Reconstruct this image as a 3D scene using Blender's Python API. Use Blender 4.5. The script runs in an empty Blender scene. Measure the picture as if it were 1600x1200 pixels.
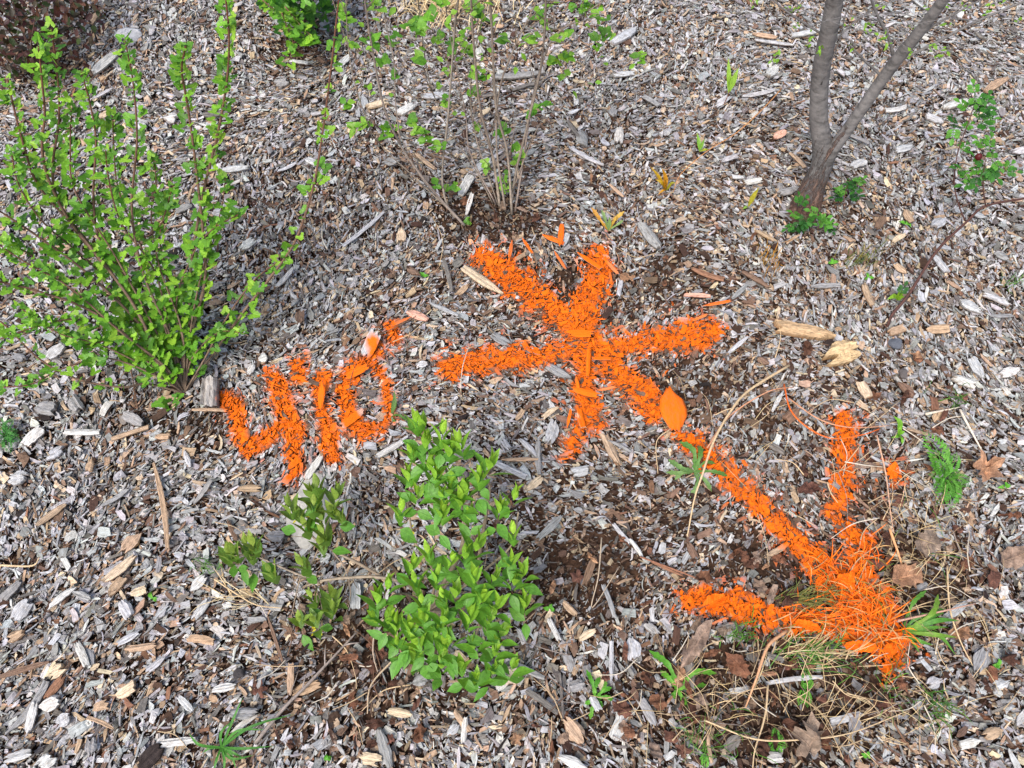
import bpy, math, random
import numpy as np
from mathutils import Vector, Matrix

random.seed(7)
RNG = np.random.default_rng(11)
S = bpy.context.scene
C = S.collection
R = math.radians

# ------------------------------------------------------------------ camera
CAM_H, PITCH, HFOV = 1.6, 62.0, 68.0
cd = bpy.data.cameras.new("camera"); cam = bpy.data.objects.new("camera", cd); C.objects.link(cam)
cam.location = (0, 0, CAM_H); cam.rotation_euler = (R(90 - PITCH), 0, 0)
cd.sensor_fit = 'HORIZONTAL'; cd.angle = R(HFOV); cd.clip_start = 0.02; cd.clip_end = 500
S.camera = cam
F = 800 / math.tan(R(HFOV / 2))

# ------------------------------------------------------------------ light
SUN_EL, SUN_AZ = R(58), R(215)          # azimuth clockwise from +Y
w = bpy.data.worlds.new("World"); S.world = w; w.use_nodes = True
nt = w.node_tree; nt.nodes.clear()
sky = nt.nodes.new('ShaderNodeTexSky'); sky.sky_type = 'NISHITA'; sky.sun_disc = False
sky.sun_elevation = SUN_EL; sky.sun_rotation = SUN_AZ; sky.air_density = 1.0; sky.dust_density = 4.0; sky.ozone_density = 0.6
bg = nt.nodes.new('ShaderNodeBackground'); bg.inputs[1].default_value = 0.12
wo = nt.nodes.new('ShaderNodeOutputWorld')
nt.links.new(sky.outputs[0], bg.inputs[0]); nt.links.new(bg.outputs[0], wo.inputs[0])
sl = bpy.data.lights.new("sun", 'SUN'); sl.energy = 1.5; sl.angle = R(22); sl.color = (1.0, 0.97, 0.93)
so = bpy.data.objects.new("sun", sl); C.objects.link(so)
sd = Vector((math.sin(SUN_AZ) * math.cos(SUN_EL), math.cos(SUN_AZ) * math.cos(SUN_EL), math.sin(SUN_EL)))
so.rotation_euler = sd.to_track_quat('Z', 'Y').to_euler()
S.view_settings.view_transform = 'Standard'; S.view_settings.look = 'None'
S.view_settings.exposure = 0.9; S.view_settings.gamma = 1; S.view_settings.use_curve_mapping = False
S.render.engine = 'CYCLES'
try: S.cycles.max_bounces = 5; S.cycles.diffuse_bounces = 2
except Exception: pass

# ------------------------------------------------------------------ maths helpers
cp, sp = math.cos(R(PITCH)), math.sin(R(PITCH))
def P(px, py, z=0.0):
    """photo pixel + height above the ground -> world point"""
    a = (px - 800) / F; b = -(py - 600) / F
    d = np.array([a, cp + b * sp, -sp + b * cp])
    t = (z - CAM_H) / d[2]
    return np.array([0, 0, CAM_H]) + d * t
def proj(x, y, z):
    f = y * cp - (z - CAM_H) * sp
    u = y * sp + (z - CAM_H) * cp
    f = np.maximum(f, 0.05)
    return 800 + F * x / f, 600 - F * u / f
def pxsize(px, py, z=0.0):
    p = P(px, py, z); return np.linalg.norm(p - np.array([0, 0, CAM_H])) / F
def height(x, y):
    return (0.010 * np.sin(2.1 * x + 1.3) * np.cos(1.7 * y + .4) + 0.007 * np.sin(5.3 * x - 2.2 * y) +
            0.005 * np.cos(9.1 * y + 3.7 * x) + 0.003 * np.sin(17 * x + 11 * y) + 0.003 * np.cos(23 * y - 13 * x))
def G(px, py, dz=0.0):
    """point on the mulch surface under a photo pixel"""
    p = P(px, py, 0.02)
    p = P(px, py, float(height(p[0], p[1])) + 0.022 + dz); return p
def unit(v):
    v = np.asarray(v, float); n = np.linalg.norm(v); return v / n if n > 1e-9 else v
def rnd(a, b): return random.uniform(a, b)
def smooth(pts, k=4):
    pts = [np.asarray(p, float) for p in pts]
    if len(pts) < 3: 
        return [pts[0] + (pts[-1] - pts[0]) * i / k for i in range(k + 1)]
    q = [2 * pts[0] - pts[1]] + pts + [2 * pts[-1] - pts[-2]]
    out = []
    for i in range(1, len(q) - 2):
        for j in range(k):
            t = j / k; a, b, c, d = q[i - 1], q[i], q[i + 1], q[i + 2]
            out.append(.5 * (2 * b + (c - a) * t + (2 * a - 5 * b + 4 * c - d) * t * t + (3 * b - a - 3 * c + d) * t ** 3))
    out.append(pts[-1]); return out
def lin(r, g, b):
    f = lambda c: (c / 255 / 12.92) if c / 255 <= .04045 else ((c / 255 + .055) / 1.055) ** 2.4
    return np.array([f(r), f(g), f(b)])
def jit(c, a=.12):
    c = np.array(c) * (1 + rnd(-a, a)); return np.clip(c * np.array([1 + rnd(-a, a) * .4, 1, 1 + rnd(-a, a) * .4]), 0, 1)

# ------------------------------------------------------------------ materials
def newmat(name):
    m = bpy.data.materials.new(name); m.use_nodes = True; n = m.node_tree; n.nodes.clear()
    o = n.nodes.new('ShaderNodeOutputMaterial'); return m, n, o
def N(n, t, **k):
    x = n.nodes.new(t)
    for a, b in k.items(): setattr(x, a, b)
    return x
def mathn(n, op, a, b=None, clamp=False):
    x = N(n, 'ShaderNodeMath', operation=op, use_clamp=clamp)
    for i, v in enumerate((a, b)):
        if v is None: continue
        if isinstance(v, (int, float)): x.inputs[i].default_value = v
        else: n.links.new(v, x.inputs[i])
    return x.outputs[0]
def mixc(n, f, a, b, mode='MIX'):
    x = N(n, 'ShaderNodeMix', data_type='RGBA', blend_type=mode)
    for i, v in ((0, f), (6, a), (7, b)):
        if isinstance(v, (int, float)): x.inputs[i].default_value = v
        elif isinstance(v, (tuple, list, np.ndarray)): x.inputs[i].default_value = (*[float(c) for c in v[:3]], 1)
        else: n.links.new(v, x.inputs[i])
    return x.outputs[2]
def noise(n, vec, scale, detail=3, rough=.6):
    x = N(n, 'ShaderNodeTexNoise'); x.inputs['Scale'].default_value = scale
    x.inputs['Detail'].default_value = detail; x.inputs['Roughness'].default_value = rough
    if vec is not None: n.links.new(vec, x.inputs['Vector'])
    return x.outputs['Fac']
def ramp(n, f, stops):
    x = N(n, 'ShaderNodeValToRGB'); e = x.color_ramp.elements
    while len(e) < len(stops): e.new(.5)
    for q, (p, c) in zip(e, stops):
        q.position = p; q.color = (*([c] * 3 if isinstance(c, (int, float)) else c), 1)
    n.links.new(f, x.inputs[0]); return x.outputs[0]
def principled(n, o, col, rough=.8, spec=.3, bump=None, bstr=.3, bdist=.002):
    b = N(n, 'ShaderNodeBsdfPrincipled')
    if isinstance(col, (tuple, list, np.ndarray)): b.inputs['Base Color'].default_value = (*[float(c) for c in col[:3]], 1)
    else: n.links.new(col, b.inputs['Base Color'])
    if isinstance(rough, (int, float)): b.inputs['Roughness'].default_value = rough
    else: n.links.new(rough, b.inputs['Roughness'])
    b.inputs['Specular IOR Level'].default_value = spec
    if bump is not None:
        u = N(n, 'ShaderNodeBump'); u.inputs['Strength'].default_value = bstr; u.inputs['Distance'].default_value = bdist
        n.links.new(bump, u.inputs['Height']); n.links.new(u.outputs[0], b.inputs['Normal'])
    n.links.new(b.outputs[0], o.inputs[0]); return b

ORANGE = (0.93, 0.145, 0.001)
def wood_material():
    m, n, o = newmat("weathered_wood")
    col = N(n, 'ShaderNodeAttribute', attribute_name='Col').outputs['Color']
    pa = N(n, 'ShaderNodeAttribute', attribute_name='paint').outputs['Fac']
    uv = N(n, 'ShaderNodeUVMap', uv_map='UVMap').outputs[0]
    mp = N(n, 'ShaderNodeMapping'); mp.inputs['Scale'].default_value = (50, 520, 1); n.links.new(uv, mp.inputs[0])
    g = noise(n, mp.outputs[0], 1.0, 4, .65)
    mp2 = N(n, 'ShaderNodeMapping'); mp2.inputs['Scale'].default_value = (90, 160, 1); n.links.new(uv, mp2.inputs[0])
    g2 = noise(n, mp2.outputs[0], 1.0, 3, .6)
    gr = ramp(n, g, [(.30, .36), (.47, .88), (.70, 1.32)])
    g2r = ramp(n, g2, [(.25, (.62, .56, .5)), (.5, (1, 1, 1)), (.8, (1.12, 1.12, 1.14))])
    c1 = mixc(n, 1.0, col, gr, 'MULTIPLY'); c1 = mixc(n, .9, c1, g2r, 'MULTIPLY')
    # spray paint lands only on what faces up
    geo = N(n, 'ShaderNodeNewGeometry'); sx = N(n, 'ShaderNodeSeparateXYZ'); n.links.new(geo.outputs['Normal'], sx.inputs[0])
    up = mathn(n, 'MULTIPLY', mathn(n, 'SUBTRACT', sx.outputs[2], .12), 3.0, True)
    nz = mathn(n, 'MULTIPLY', mathn(n, 'SUBTRACT', g2, .5), .55)
    nz = mathn(n, 'ADD', nz, mathn(n, 'MULTIPLY', mathn(n, 'SUBTRACT', g, .5), .7)); f = mathn(n, 'MULTIPLY', mathn(n, 'SUBTRACT', mathn(n, 'ADD', pa, nz), .15), 1.3, True)
    f = mathn(n, 'MULTIPLY', mathn(n, 'MULTIPLY', f, up), mathn(n, 'GREATER_THAN', pa, 0.02))
    oc = mixc(n, g, (ORANGE[0] * .66, ORANGE[1] * .6, ORANGE[2]), (1.0, ORANGE[1] * 1.35, ORANGE[2] * 2))
    c2 = mixc(n, f, c1, oc)
    principled(n, o, c2, .82, .25, g, .5, .0012)
    return m
WOOD = wood_material()

def vcol_material(name, rough=.8, spec=.25, scale=80, lo=.6, hi=1.25, stretch=None, bstr=.3):
    m, n, o = newmat(name)
    col = N(n, 'ShaderNodeAttribute', attribute_name='Col').outputs['Color']
    tc = N(n, 'ShaderNodeTexCoord').outputs['Object']
    if stretch:
        mp = N(n, 'ShaderNodeMapping'); mp.inputs['Scale'].default_value = stretch; n.links.new(tc, mp.inputs[0]); tc = mp.outputs[0]
    g = noise(n, tc, scale, 4, .65)
    c = mixc(n, 1.0, col, ramp(n, g, [(.3, lo), (.7, hi)]), 'MULTIPLY')
    principled(n, o, c, rough, spec, g, bstr, .002)
    return m
def leaf_material(name, rough=.42, trans=.28, spec=.35):
    m, n, o = newmat(name)
    col = N(n, 'ShaderNodeAttribute', attribute_name='Col').outputs['Color']
    uv = N(n, 'ShaderNodeUVMap', uv_map='UVMap').outputs[0]
    sx = N(n, 'ShaderNodeSeparateXYZ'); n.links.new(uv, sx.inputs[0])
    av = mathn(n, 'ABSOLUTE', mathn(n, 'SUBTRACT', sx.outputs[1], .5))          # distance from midrib
    vein = mathn(n, 'ADD', mathn(n, 'MULTIPLY', mathn(n, 'SUBTRACT', sx.outputs[0], mathn(n, 'MULTIPLY', av, .7)), 44.0), 0.0)
    vs = mathn(n, 'SINE', vein)
    side = mathn(n, 'MULTIPLY', mathn(n, 'SUBTRACT', vs, .75), 4.0, True)
    mid = mathn(n, 'SUBTRACT', 1.0, mathn(n, 'MULTIPLY', av, 22.0, True), True)
    v = mathn(n, 'MAXIMUM', mathn(n, 'MULTIPLY', side, .35), mid)
    tc = N(n, 'ShaderNodeTexCoord').outputs['Object']
    g = noise(n, tc, 160, 3, .6)
    c = mixc(n, 1.0, col, ramp(n, g, [(.3, .78), (.7, 1.18)]), 'MULTIPLY')
    c = mixc(n, mathn(n, 'MULTIPLY', v, .45), c, mixc(n, 1.0, c, (1.5, 1.35, 1.3), 'MULTIPLY'))
    b = principled(n, o, c, rough, spec, v, .35, .0015)
    t = N(n, 'ShaderNodeBsdfTranslucent'); n.links.new(mixc(n, 1.0, c, (1.35, 1.25, .5), 'MULTIPLY'), t.inputs[0])
    mx = N(n, 'ShaderNodeMixShader'); mx.inputs[0].default_value = trans
    n.links.new(b.outputs[0], mx.inputs[1]); n.links.new(t.outputs[0], mx.inputs[2]); n.links.new(mx.outputs[0], o.inputs[0])
    return m
LEAF = leaf_material("fresh_leaf"); DRYLEAF = leaf_material("dry_leaf", .7, .12, .2)
STEM = vcol_material("stem_bark", .75, .25, 120, .65, 1.3)
STONE = vcol_material("pale_stone", .85, .3, 60, .75, 1.15, None, .6)
STRAW = vcol_material("dry_straw", .7, .3, 150, .75, 1.2)

def ground_material():
    m, n, o = newmat("mulch_ground")
    tc = N(n, 'ShaderNodeTexCoord').outputs['Object']
    vo = N(n, 'ShaderNodeTexVoronoi'); vo.inputs['Scale'].default_value = 55; n.links.new(tc, vo.inputs['Vector'])
    hs = N(n, 'ShaderNodeSeparateColor'); n.links.new(vo.outputs['Color'], hs.inputs[0])
    chip = ramp(n, hs.outputs[0], [(0, tuple(lin(60, 44, 36))), (.35, tuple(lin(112, 88, 72))), (.6, tuple(lin(165, 150, 140))), (1, tuple(lin(190, 188, 192)))])
    soil = ramp(n, noise(n, tc, 90, 5, .7), [(.3, tuple(lin(34, 24, 19))), (.7, tuple(lin(88, 66, 52)))])
    # chips on the surface beyond the modelled ones, bare soil under them
    geo = N(n, 'ShaderNodeSeparateXYZ'); n.links.new(tc, geo.inputs[0])
    d = mathn(n, 'MAXIMUM', mathn(n, 'ABSOLUTE', mathn(n, 'DIVIDE', geo.outputs[0], 1.9)), mathn(n, 'ABSOLUTE', mathn(n, 'DIVIDE', mathn(n, 'SUBTRACT', geo.outputs[1], 1.2), 1.25)))
    f = mathn(n, 'MULTIPLY', mathn(n, 'SUBTRACT', d, 1.0), 4.0, True)
    c = mixc(n, f, soil, chip)
    principled(n, o, c, .95, .15, vo.outputs['Distance'], .8, .01)
    return m

# ------------------------------------------------------------------ mesh builder
class MB:
    def __init__(s): s.v = []; s.f = []; s.c = []; s.uv = []; s.p = []
    def add(s, vs, fs, col, uv=None, paint=0.0):
        b = len(s.v); s.v.extend([tuple(map(float, x)) for x in vs]); s.f.extend([tuple(i + b for i in f) for f in fs])
        if isinstance(col, (list,)) and len(col) == len(vs) and not isinstance(col[0], (int, float)): s.c.extend([tuple(c) for c in col])
        else: s.c.extend([tuple(col)] * len(vs))
        s.uv.extend(uv if uv is not None else [(x[0], x[1]) for x in vs])
        s.p.extend(paint if isinstance(paint, (list, np.ndarray)) else [paint] * len(vs))
    def build(s, name, mat, parent=None, loc=None, smooth=True):
        base = np.array(loc if loc is not None else (0, 0, 0), float)
        if parent is not None: base = np.array(parent.location)
        v = np.array(s.v) - base
        me = bpy.data.meshes.new(name); me.from_pydata(v.tolist(), [], s.f); me.materials.append(mat)
        ca = me.color_attributes.new('Col', 'FLOAT_COLOR', 'POINT')
        c = np.ones((len(v), 4), np.float32); c[:, :3] = np.array(s.c); ca.data.foreach_set('color', c.ravel())
        pa = me.attributes.new('paint', 'FLOAT', 'POINT'); pa.data.foreach_set('value', np.array(s.p, np.float32))
        ul = me.uv_layers.new(name='UVMap'); li = np.empty(len(me.loops), np.int32); me.loops.foreach_get('vertex_index', li)
        ul.data.foreach_set('uv', np.array(s.uv, np.float32)[li].ravel())
        if smooth: me.polygons.foreach_set('use_smooth', [True] * len(me.polygons))
        me.update()
        ob = bpy.data.objects.new(name, me); C.objects.link(ob)
        if parent is not None: ob.parent = parent
        else: ob.location = base
        return ob
def tag(o, label=None, cat=None, group=None, kind=None):
    if label: o['label'] = label
    if cat: o['category'] = cat
    if group: o['group'] = group
    if kind: o['kind'] = kind
    return o
def empty(name, loc, label, cat, group=None):
    o = bpy.data.objects.new(name, None); o.empty_display_size = .02; C.objects.link(o); o.location = [float(x) for x in loc]
    return tag(o, label, cat, group)

def frame(d, up=(0, 0, 1)):
    d = unit(d); s = np.cross(d, up)
    if np.linalg.norm(s) < 1e-4: s = np.cross(d, (1, 0, 0))
    s = unit(s); return d, s, unit(np.cross(s, d))
def tube(mb, pts, radii, sides=6, col=(.3, .25, .2), paint=0.0, cap=True, rough=0.0):
    pts = [np.asarray(p, float) for p in pts]; n = len(pts)
    if np.isscalar(radii): radii = [radii] * n
    if len(radii) != n: radii = np.interp(np.linspace(0, 1, n), np.linspace(0, 1, len(radii)), radii)
    cols = col if isinstance(col, list) else None
    vs = []; cs = []; uv = []; fs = []; L = 0
    s = None
    for i, p in enumerate(pts):
        d = unit(pts[min(i + 1, n - 1)] - pts[max(i - 1, 0)])
        if s is None: _, s, _ = frame(d)
        s = unit(s - d * np.dot(s, d)); t = np.cross(s, d)
        if i: L += np.linalg.norm(p - pts[i - 1])
        for k in range(sides):
            a = 2 * math.pi * k / sides; r = radii[i] * (1 + rnd(-rough, rough))
            vs.append(p + (s * math.cos(a) + t * math.sin(a)) * r); uv.append((L, k * radii[i] * 6 / sides))
            cs.append(tuple(cols[i] if cols else col))
    for i in range(n - 1):
        for k in range(sides):
            a, b = i * sides + k, i * sides + (k + 1) % sides
            fs.append((a, a + sides, b + sides, b))
    if cap:
        fs.append(tuple((n - 1) * sides + k for k in range(sides))[::-1]); fs.append(tuple(range(sides)))
    mb.add(vs, fs, cs, uv, paint)
def blade(mb, pts, widths, col, nrm=(0, 0, 1), fold=.15, paint=0.0):
    """a leaf-like strip: three verts a section, folded along its midrib"""
    pts = [np.asarray(p, float) for p in pts]; n = len(pts)
    if len(widths) != n: widths = np.interp(np.linspace(0, 1, n), np.linspace(0, 1, len(widths)), widths)
    vs = []; uv = []; fs = []
    for i, p in enumerate(pts):
        d = pts[min(i + 1, n - 1)] - pts[max(i - 1, 0)]
        d, s, u = frame(d, nrm); w = widths[i] / 2
        vs += [p - s * w + u * w * fold * 2, p, p + s * w + u * w * fold * 2]; t = i / (n - 1)
        uv += [(t, .5 - .5 * widths[i] / max(widths)), (t, .5), (t, .5 + .5 * widths[i] / max(widths))]
    for i in range(n - 1):
        a = i * 3; fs += [(a, a + 1, a + 4, a + 3), (a + 1, a + 2, a + 5, a + 4)]
    mb.add(vs, fs, col, uv, paint)
OVATE = [.05, .55, .92, 1.0, .86, .6, .3, .02]
LANCE = [.05, .5, .85, 1.0, .9, .65, .35, .02]
OBOV = [.06, .3, .6, .9, 1.0, .9, .6, .1]
def leaf(mb, base, d, nrm, L, W, prof, col, curl=.25, fold=.18, paint=0.0):
    d = unit(d); d2, s, u = frame(d, nrm); k = len(prof) - 1
    pts = [base + d * L * i / k - u * L * curl * (i / k) ** 2 * .6 + s * 0 for i in range(k + 1)]
    blade(mb, pts, [w * W for w in prof], col, nrm, fold, paint)
def lobed(mb, base, d, nrm, L, col, teeth=True, lobes=3, cup=.2):
    """small palmate leaf with toothed lobes (currant)"""
    d, s, u = frame(unit(d), nrm); n = 20; ctr = base + d * L * .35 - u * L * .04
    ph = rnd(-.1, .1)
    vs = [ctr]; uv = [(.35, .5)]
    for i in range(n + 1):
        th = -2.75 + 5.5 * i / n
        r = L * (.46 + .13 * math.cos(lobes * th * .98 + ph)) * (1 - .12 * (abs(th) / 2.7)) + (L * .085 if i % 2 and teeth else 0)
        r *= 1 + rnd(-.06, .06)
        if abs(th) > 2.6: r *= .55
        q = ctr + (d * math.cos(th) + s * math.sin(th)) * r + u * (cup * r * (.5 + .5 * abs(math.sin(th * 1.5))) + rnd(-.02, .02) * L)
        vs.append(q); uv.append((.35 + .5 * math.cos(th) * r / L, .5 + .5 * math.sin(th) * r / L))
    mb.add(vs, [(0, i + 1, i + 2) for i in range(n)], col, uv)

# ------------------------------------------------------------------ the ground
def axis(a, b, step, far):
    c = list(np.arange(a, b + 1e-6, step)); o = []; x = step
    lo, hi = c[0], c[-1]
    while hi + x < far: x *= 1.6; o.append(hi + x)
    return [lo - (q - hi) for q in reversed(o)] + c + o
X = axis(-2.6, 2.6, .05, 120); Y = axis(-.6, 3.2, .05, 120)
vs = [(x, y, float(height(x, y)) * math.exp(-max(0, abs(x) - 3) ** 2 - max(0, abs(y - 1) - 3) ** 2) - .004) for y in Y for x in X]
fs = [(j * len(X) + i, j * len(X) + i + 1, (j + 1) * len(X) + i + 1, (j + 1) * len(X) + i) for j in range(len(Y) - 1) for i in range(len(X) - 1)]
g = MB(); g.add(vs, fs, (.1, .08, .06)); go = g.build('ground', ground_material()); tag(go, kind='structure')

# ------------------------------------------------------------------ spray paint strokes (photo pixels, half width)
STROKES = {
 'four': [([(350, 620), (366, 634), (370, 655), (377, 683), (389, 702)], [14, 19, 15, 16, 17]), ([(389, 702), (409, 693), (427, 678), (440, 664)], [16, 14, 14, 14]),
          ([(428, 592), (438, 615), (446, 641), (456, 667), (460, 695), (462, 740)], [17, 19, 19, 22, 17, 15])],
 'one': [([(466, 566), (466, 592)], [14, 15]), ([(505, 590), (498, 620), (507, 653), (514, 681), (518, 708)], [17, 13, 13, 17, 17])],
 'zero': [([(581, 532), (589, 552)], [13, 13]), ([(610, 508), (616, 530)], [13, 14]), ([(577, 566), (553, 578), (538, 606), (543, 634), (546, 655), (566, 673), (593, 668), (606, 652)], [14, 17, 17, 17, 18, 17, 14, 9]), ([(607, 650), (606, 620), (602, 595), (586, 572)], [10, 11, 10, 10])],
 'asterisk': [([(757, 402), (790, 425), (850, 470), (908, 518)], [19, 25, 23, 22]), ([(936, 402), (930, 440), (912, 480), (917, 525)], [20, 25, 22, 26]),
              ([(935, 548), (1010, 532), (1060, 526), (1102, 520)], [18, 16, 22, 26]), ([(703, 573), (760, 560), (830, 557), (905, 540)], [19, 20, 17, 17]),
              ([(920, 535), (915, 600), (920, 650)], [20, 20, 22]), ([(905, 670), (892, 703)], [12, 12]), ([(955, 572), (1000, 608), (1022, 640)], [20, 23, 20])],
 'arrow': [([(1060, 680), (1095, 702), (1150, 755), (1200, 805), (1250, 855), (1310, 910), (1360, 955), (1395, 1005), (1388, 1045)], [11, 15, 19, 18, 20, 34, 42, 26, 18]),
           ([(1318, 655), (1322, 700), (1320, 745), (1308, 792)], [16, 19, 17, 17]), ([(1312, 815), (1345, 852), (1340, 900)], [12, 20, 26]),
           ([(1075, 935), (1130, 942), (1200, 962), (1270, 975), (1340, 985)], [17, 24, 20, 20, 25]), ([(1395, 728), (1397, 745)], [9, 9])],
}
for _k in ('four', 'one', 'zero'):
    STROKES[_k] = [(p, [w_ - 2.0 for w_ in ws]) for p, ws in STROKES[_k]]
def stroke_field(px, py):
    """signed distance (pixels, positive inside) to every group of strokes"""
    out = {}; wv = 3.2 * np.sin(px * .19 + 2 * np.sin(py * .07)) * np.cos(py * .23 + 1.3) + 2.4 * np.sin(px * .41 - py * .37)
    for k, polys in STROKES.items():
        best = np.full(px.shape, -1e3)
        for pts, ws in polys:
            for (a, b, wa, wb) in zip(pts[:-1], pts[1:], ws[:-1], ws[1:]):
                ax, ay = a; bx, by = b; L2 = (bx - ax) ** 2 + (by - ay) ** 2
                t = np.clip(((px - ax) * (bx - ax) + (py - ay) * (by - ay)) / L2, 0, 1)
                dd = np.hypot(px - ax - t * (bx - ax), py - ay - t * (by - ay))
                best = np.maximum(best, wa + (wb - wa) * t - dd)
        out[k] = best + wv * (.55 if k in ('four', 'one', 'zero') else 1.15)
    return out

# places where the mulch is brown, crumbly and damp: (x, y, rx, ry, strength)
BROWN = [(880, 450, 260, 110, .62), (1080, 600, 220, 90, .62), (960, 790, 260, 110, .6), (1320, 760, 160, 120, .6), (560, 1090, 220, 80, .6), (1250, 1080, 260, 120, 1.0), (1430, 930, 140, 150, .85), (1180, 880, 110, 60, .8), (930, 860, 130, 70, 1.0), (900, 900, 190, 120, .8), (960, 400, 260, 90, .5), (1000, 260, 200, 90, .3), (720, 560, 120, 120, .3), (1130, 660, 160, 90, .5), (430, 330, 100, 160, .35), (1350, 420, 160, 80, .35), (760, 330, 130, 60, .9), (600, 280, 110, 60, .5), (290, 650, 110, 45, .7), (560, 1010, 130, 80, .9), (640, 1080, 150, 60, .6),
         (860, 430, 170, 70, .65), (1060, 440, 150, 80, .7), (1150, 560, 150, 70, .55), (1200, 640, 130, 70, .6), (1320, 600, 120, 70, .5), (1250, 900, 260, 150, .75), (1180, 1120, 260, 130, .9),
         (1420, 900, 160, 170, .6), (230, 1060, 120, 60, .4), (700, 650, 120, 60, .2), (1120, 300, 160, 80, .35), (1290, 330, 120, 70, .5), (620, 480, 120, 50, .35),
         (950, 1120, 200, 80, .55), (360, 1140, 120, 60, .35), (20, 830, 70, 60, .3), (1000, 700, 90, 80, .3), (640, 760, 90, 60, .4), (760, 60, 150, 70, .3), (60, 110, 80, 30, .9), (450, 60, 60, 40, .9)]
def brown(px, py):
    b = np.zeros(px.shape)
    for (x, y, rx, ry, s) in BROWN: b = np.maximum(b, s * np.exp(-((px - x) / rx) ** 2 - ((py - y) / ry) ** 2))
    n = .14 * np.sin(px * .021 + 1) * np.cos(py * .027) + .10 * np.sin(px * .051 + py * .043) + .08 * np.cos(px * .09 - py * .07)
    return np.clip(b + n * .8 + .07, 0, 1)

PAL = {'silver': lin(181, 181, 182), 'pale': lin(200, 198, 193), 'grey': lin(148, 147, 146), 'dim': lin(116, 111, 106), 'tan': lin(178, 152, 126), 'cream': lin(206, 186, 158),
       'brown': lin(122, 98, 82), 'rust': lin(138, 102, 80), 'dark': lin(74, 54, 44), 'black': lin(50, 42, 40), 'pink': lin(206, 160, 140)}
PN = list(PAL); PV = np.array([PAL[k] for k in PN])
def pick_cols(b, n):
    wg = np.array([.33, .08, .24, .12, .10, .04, .05, .005, .03, .005, .0]); wb = np.array([.06, .03, .10, .15, .16, .05, .21, .04, .16, .04, .0])
    W = wg[None] * (1 - b[:, None]) + wb[None] * b[:, None]; W /= W.sum(1, keepdims=True)
    i = (RNG.random(n)[:, None] > np.cumsum(W, 1)).sum(1).clip(0, len(PN) - 1)
    c = PV[i] * (1 - .42 * np.clip((b[:, None] - .55) / .4, 0, 1)) * RNG.uniform(.72, 1.16, (n, 1)) * (1 + RNG.uniform(-.05, .05, (n, 3)))
    return c, i

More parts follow.
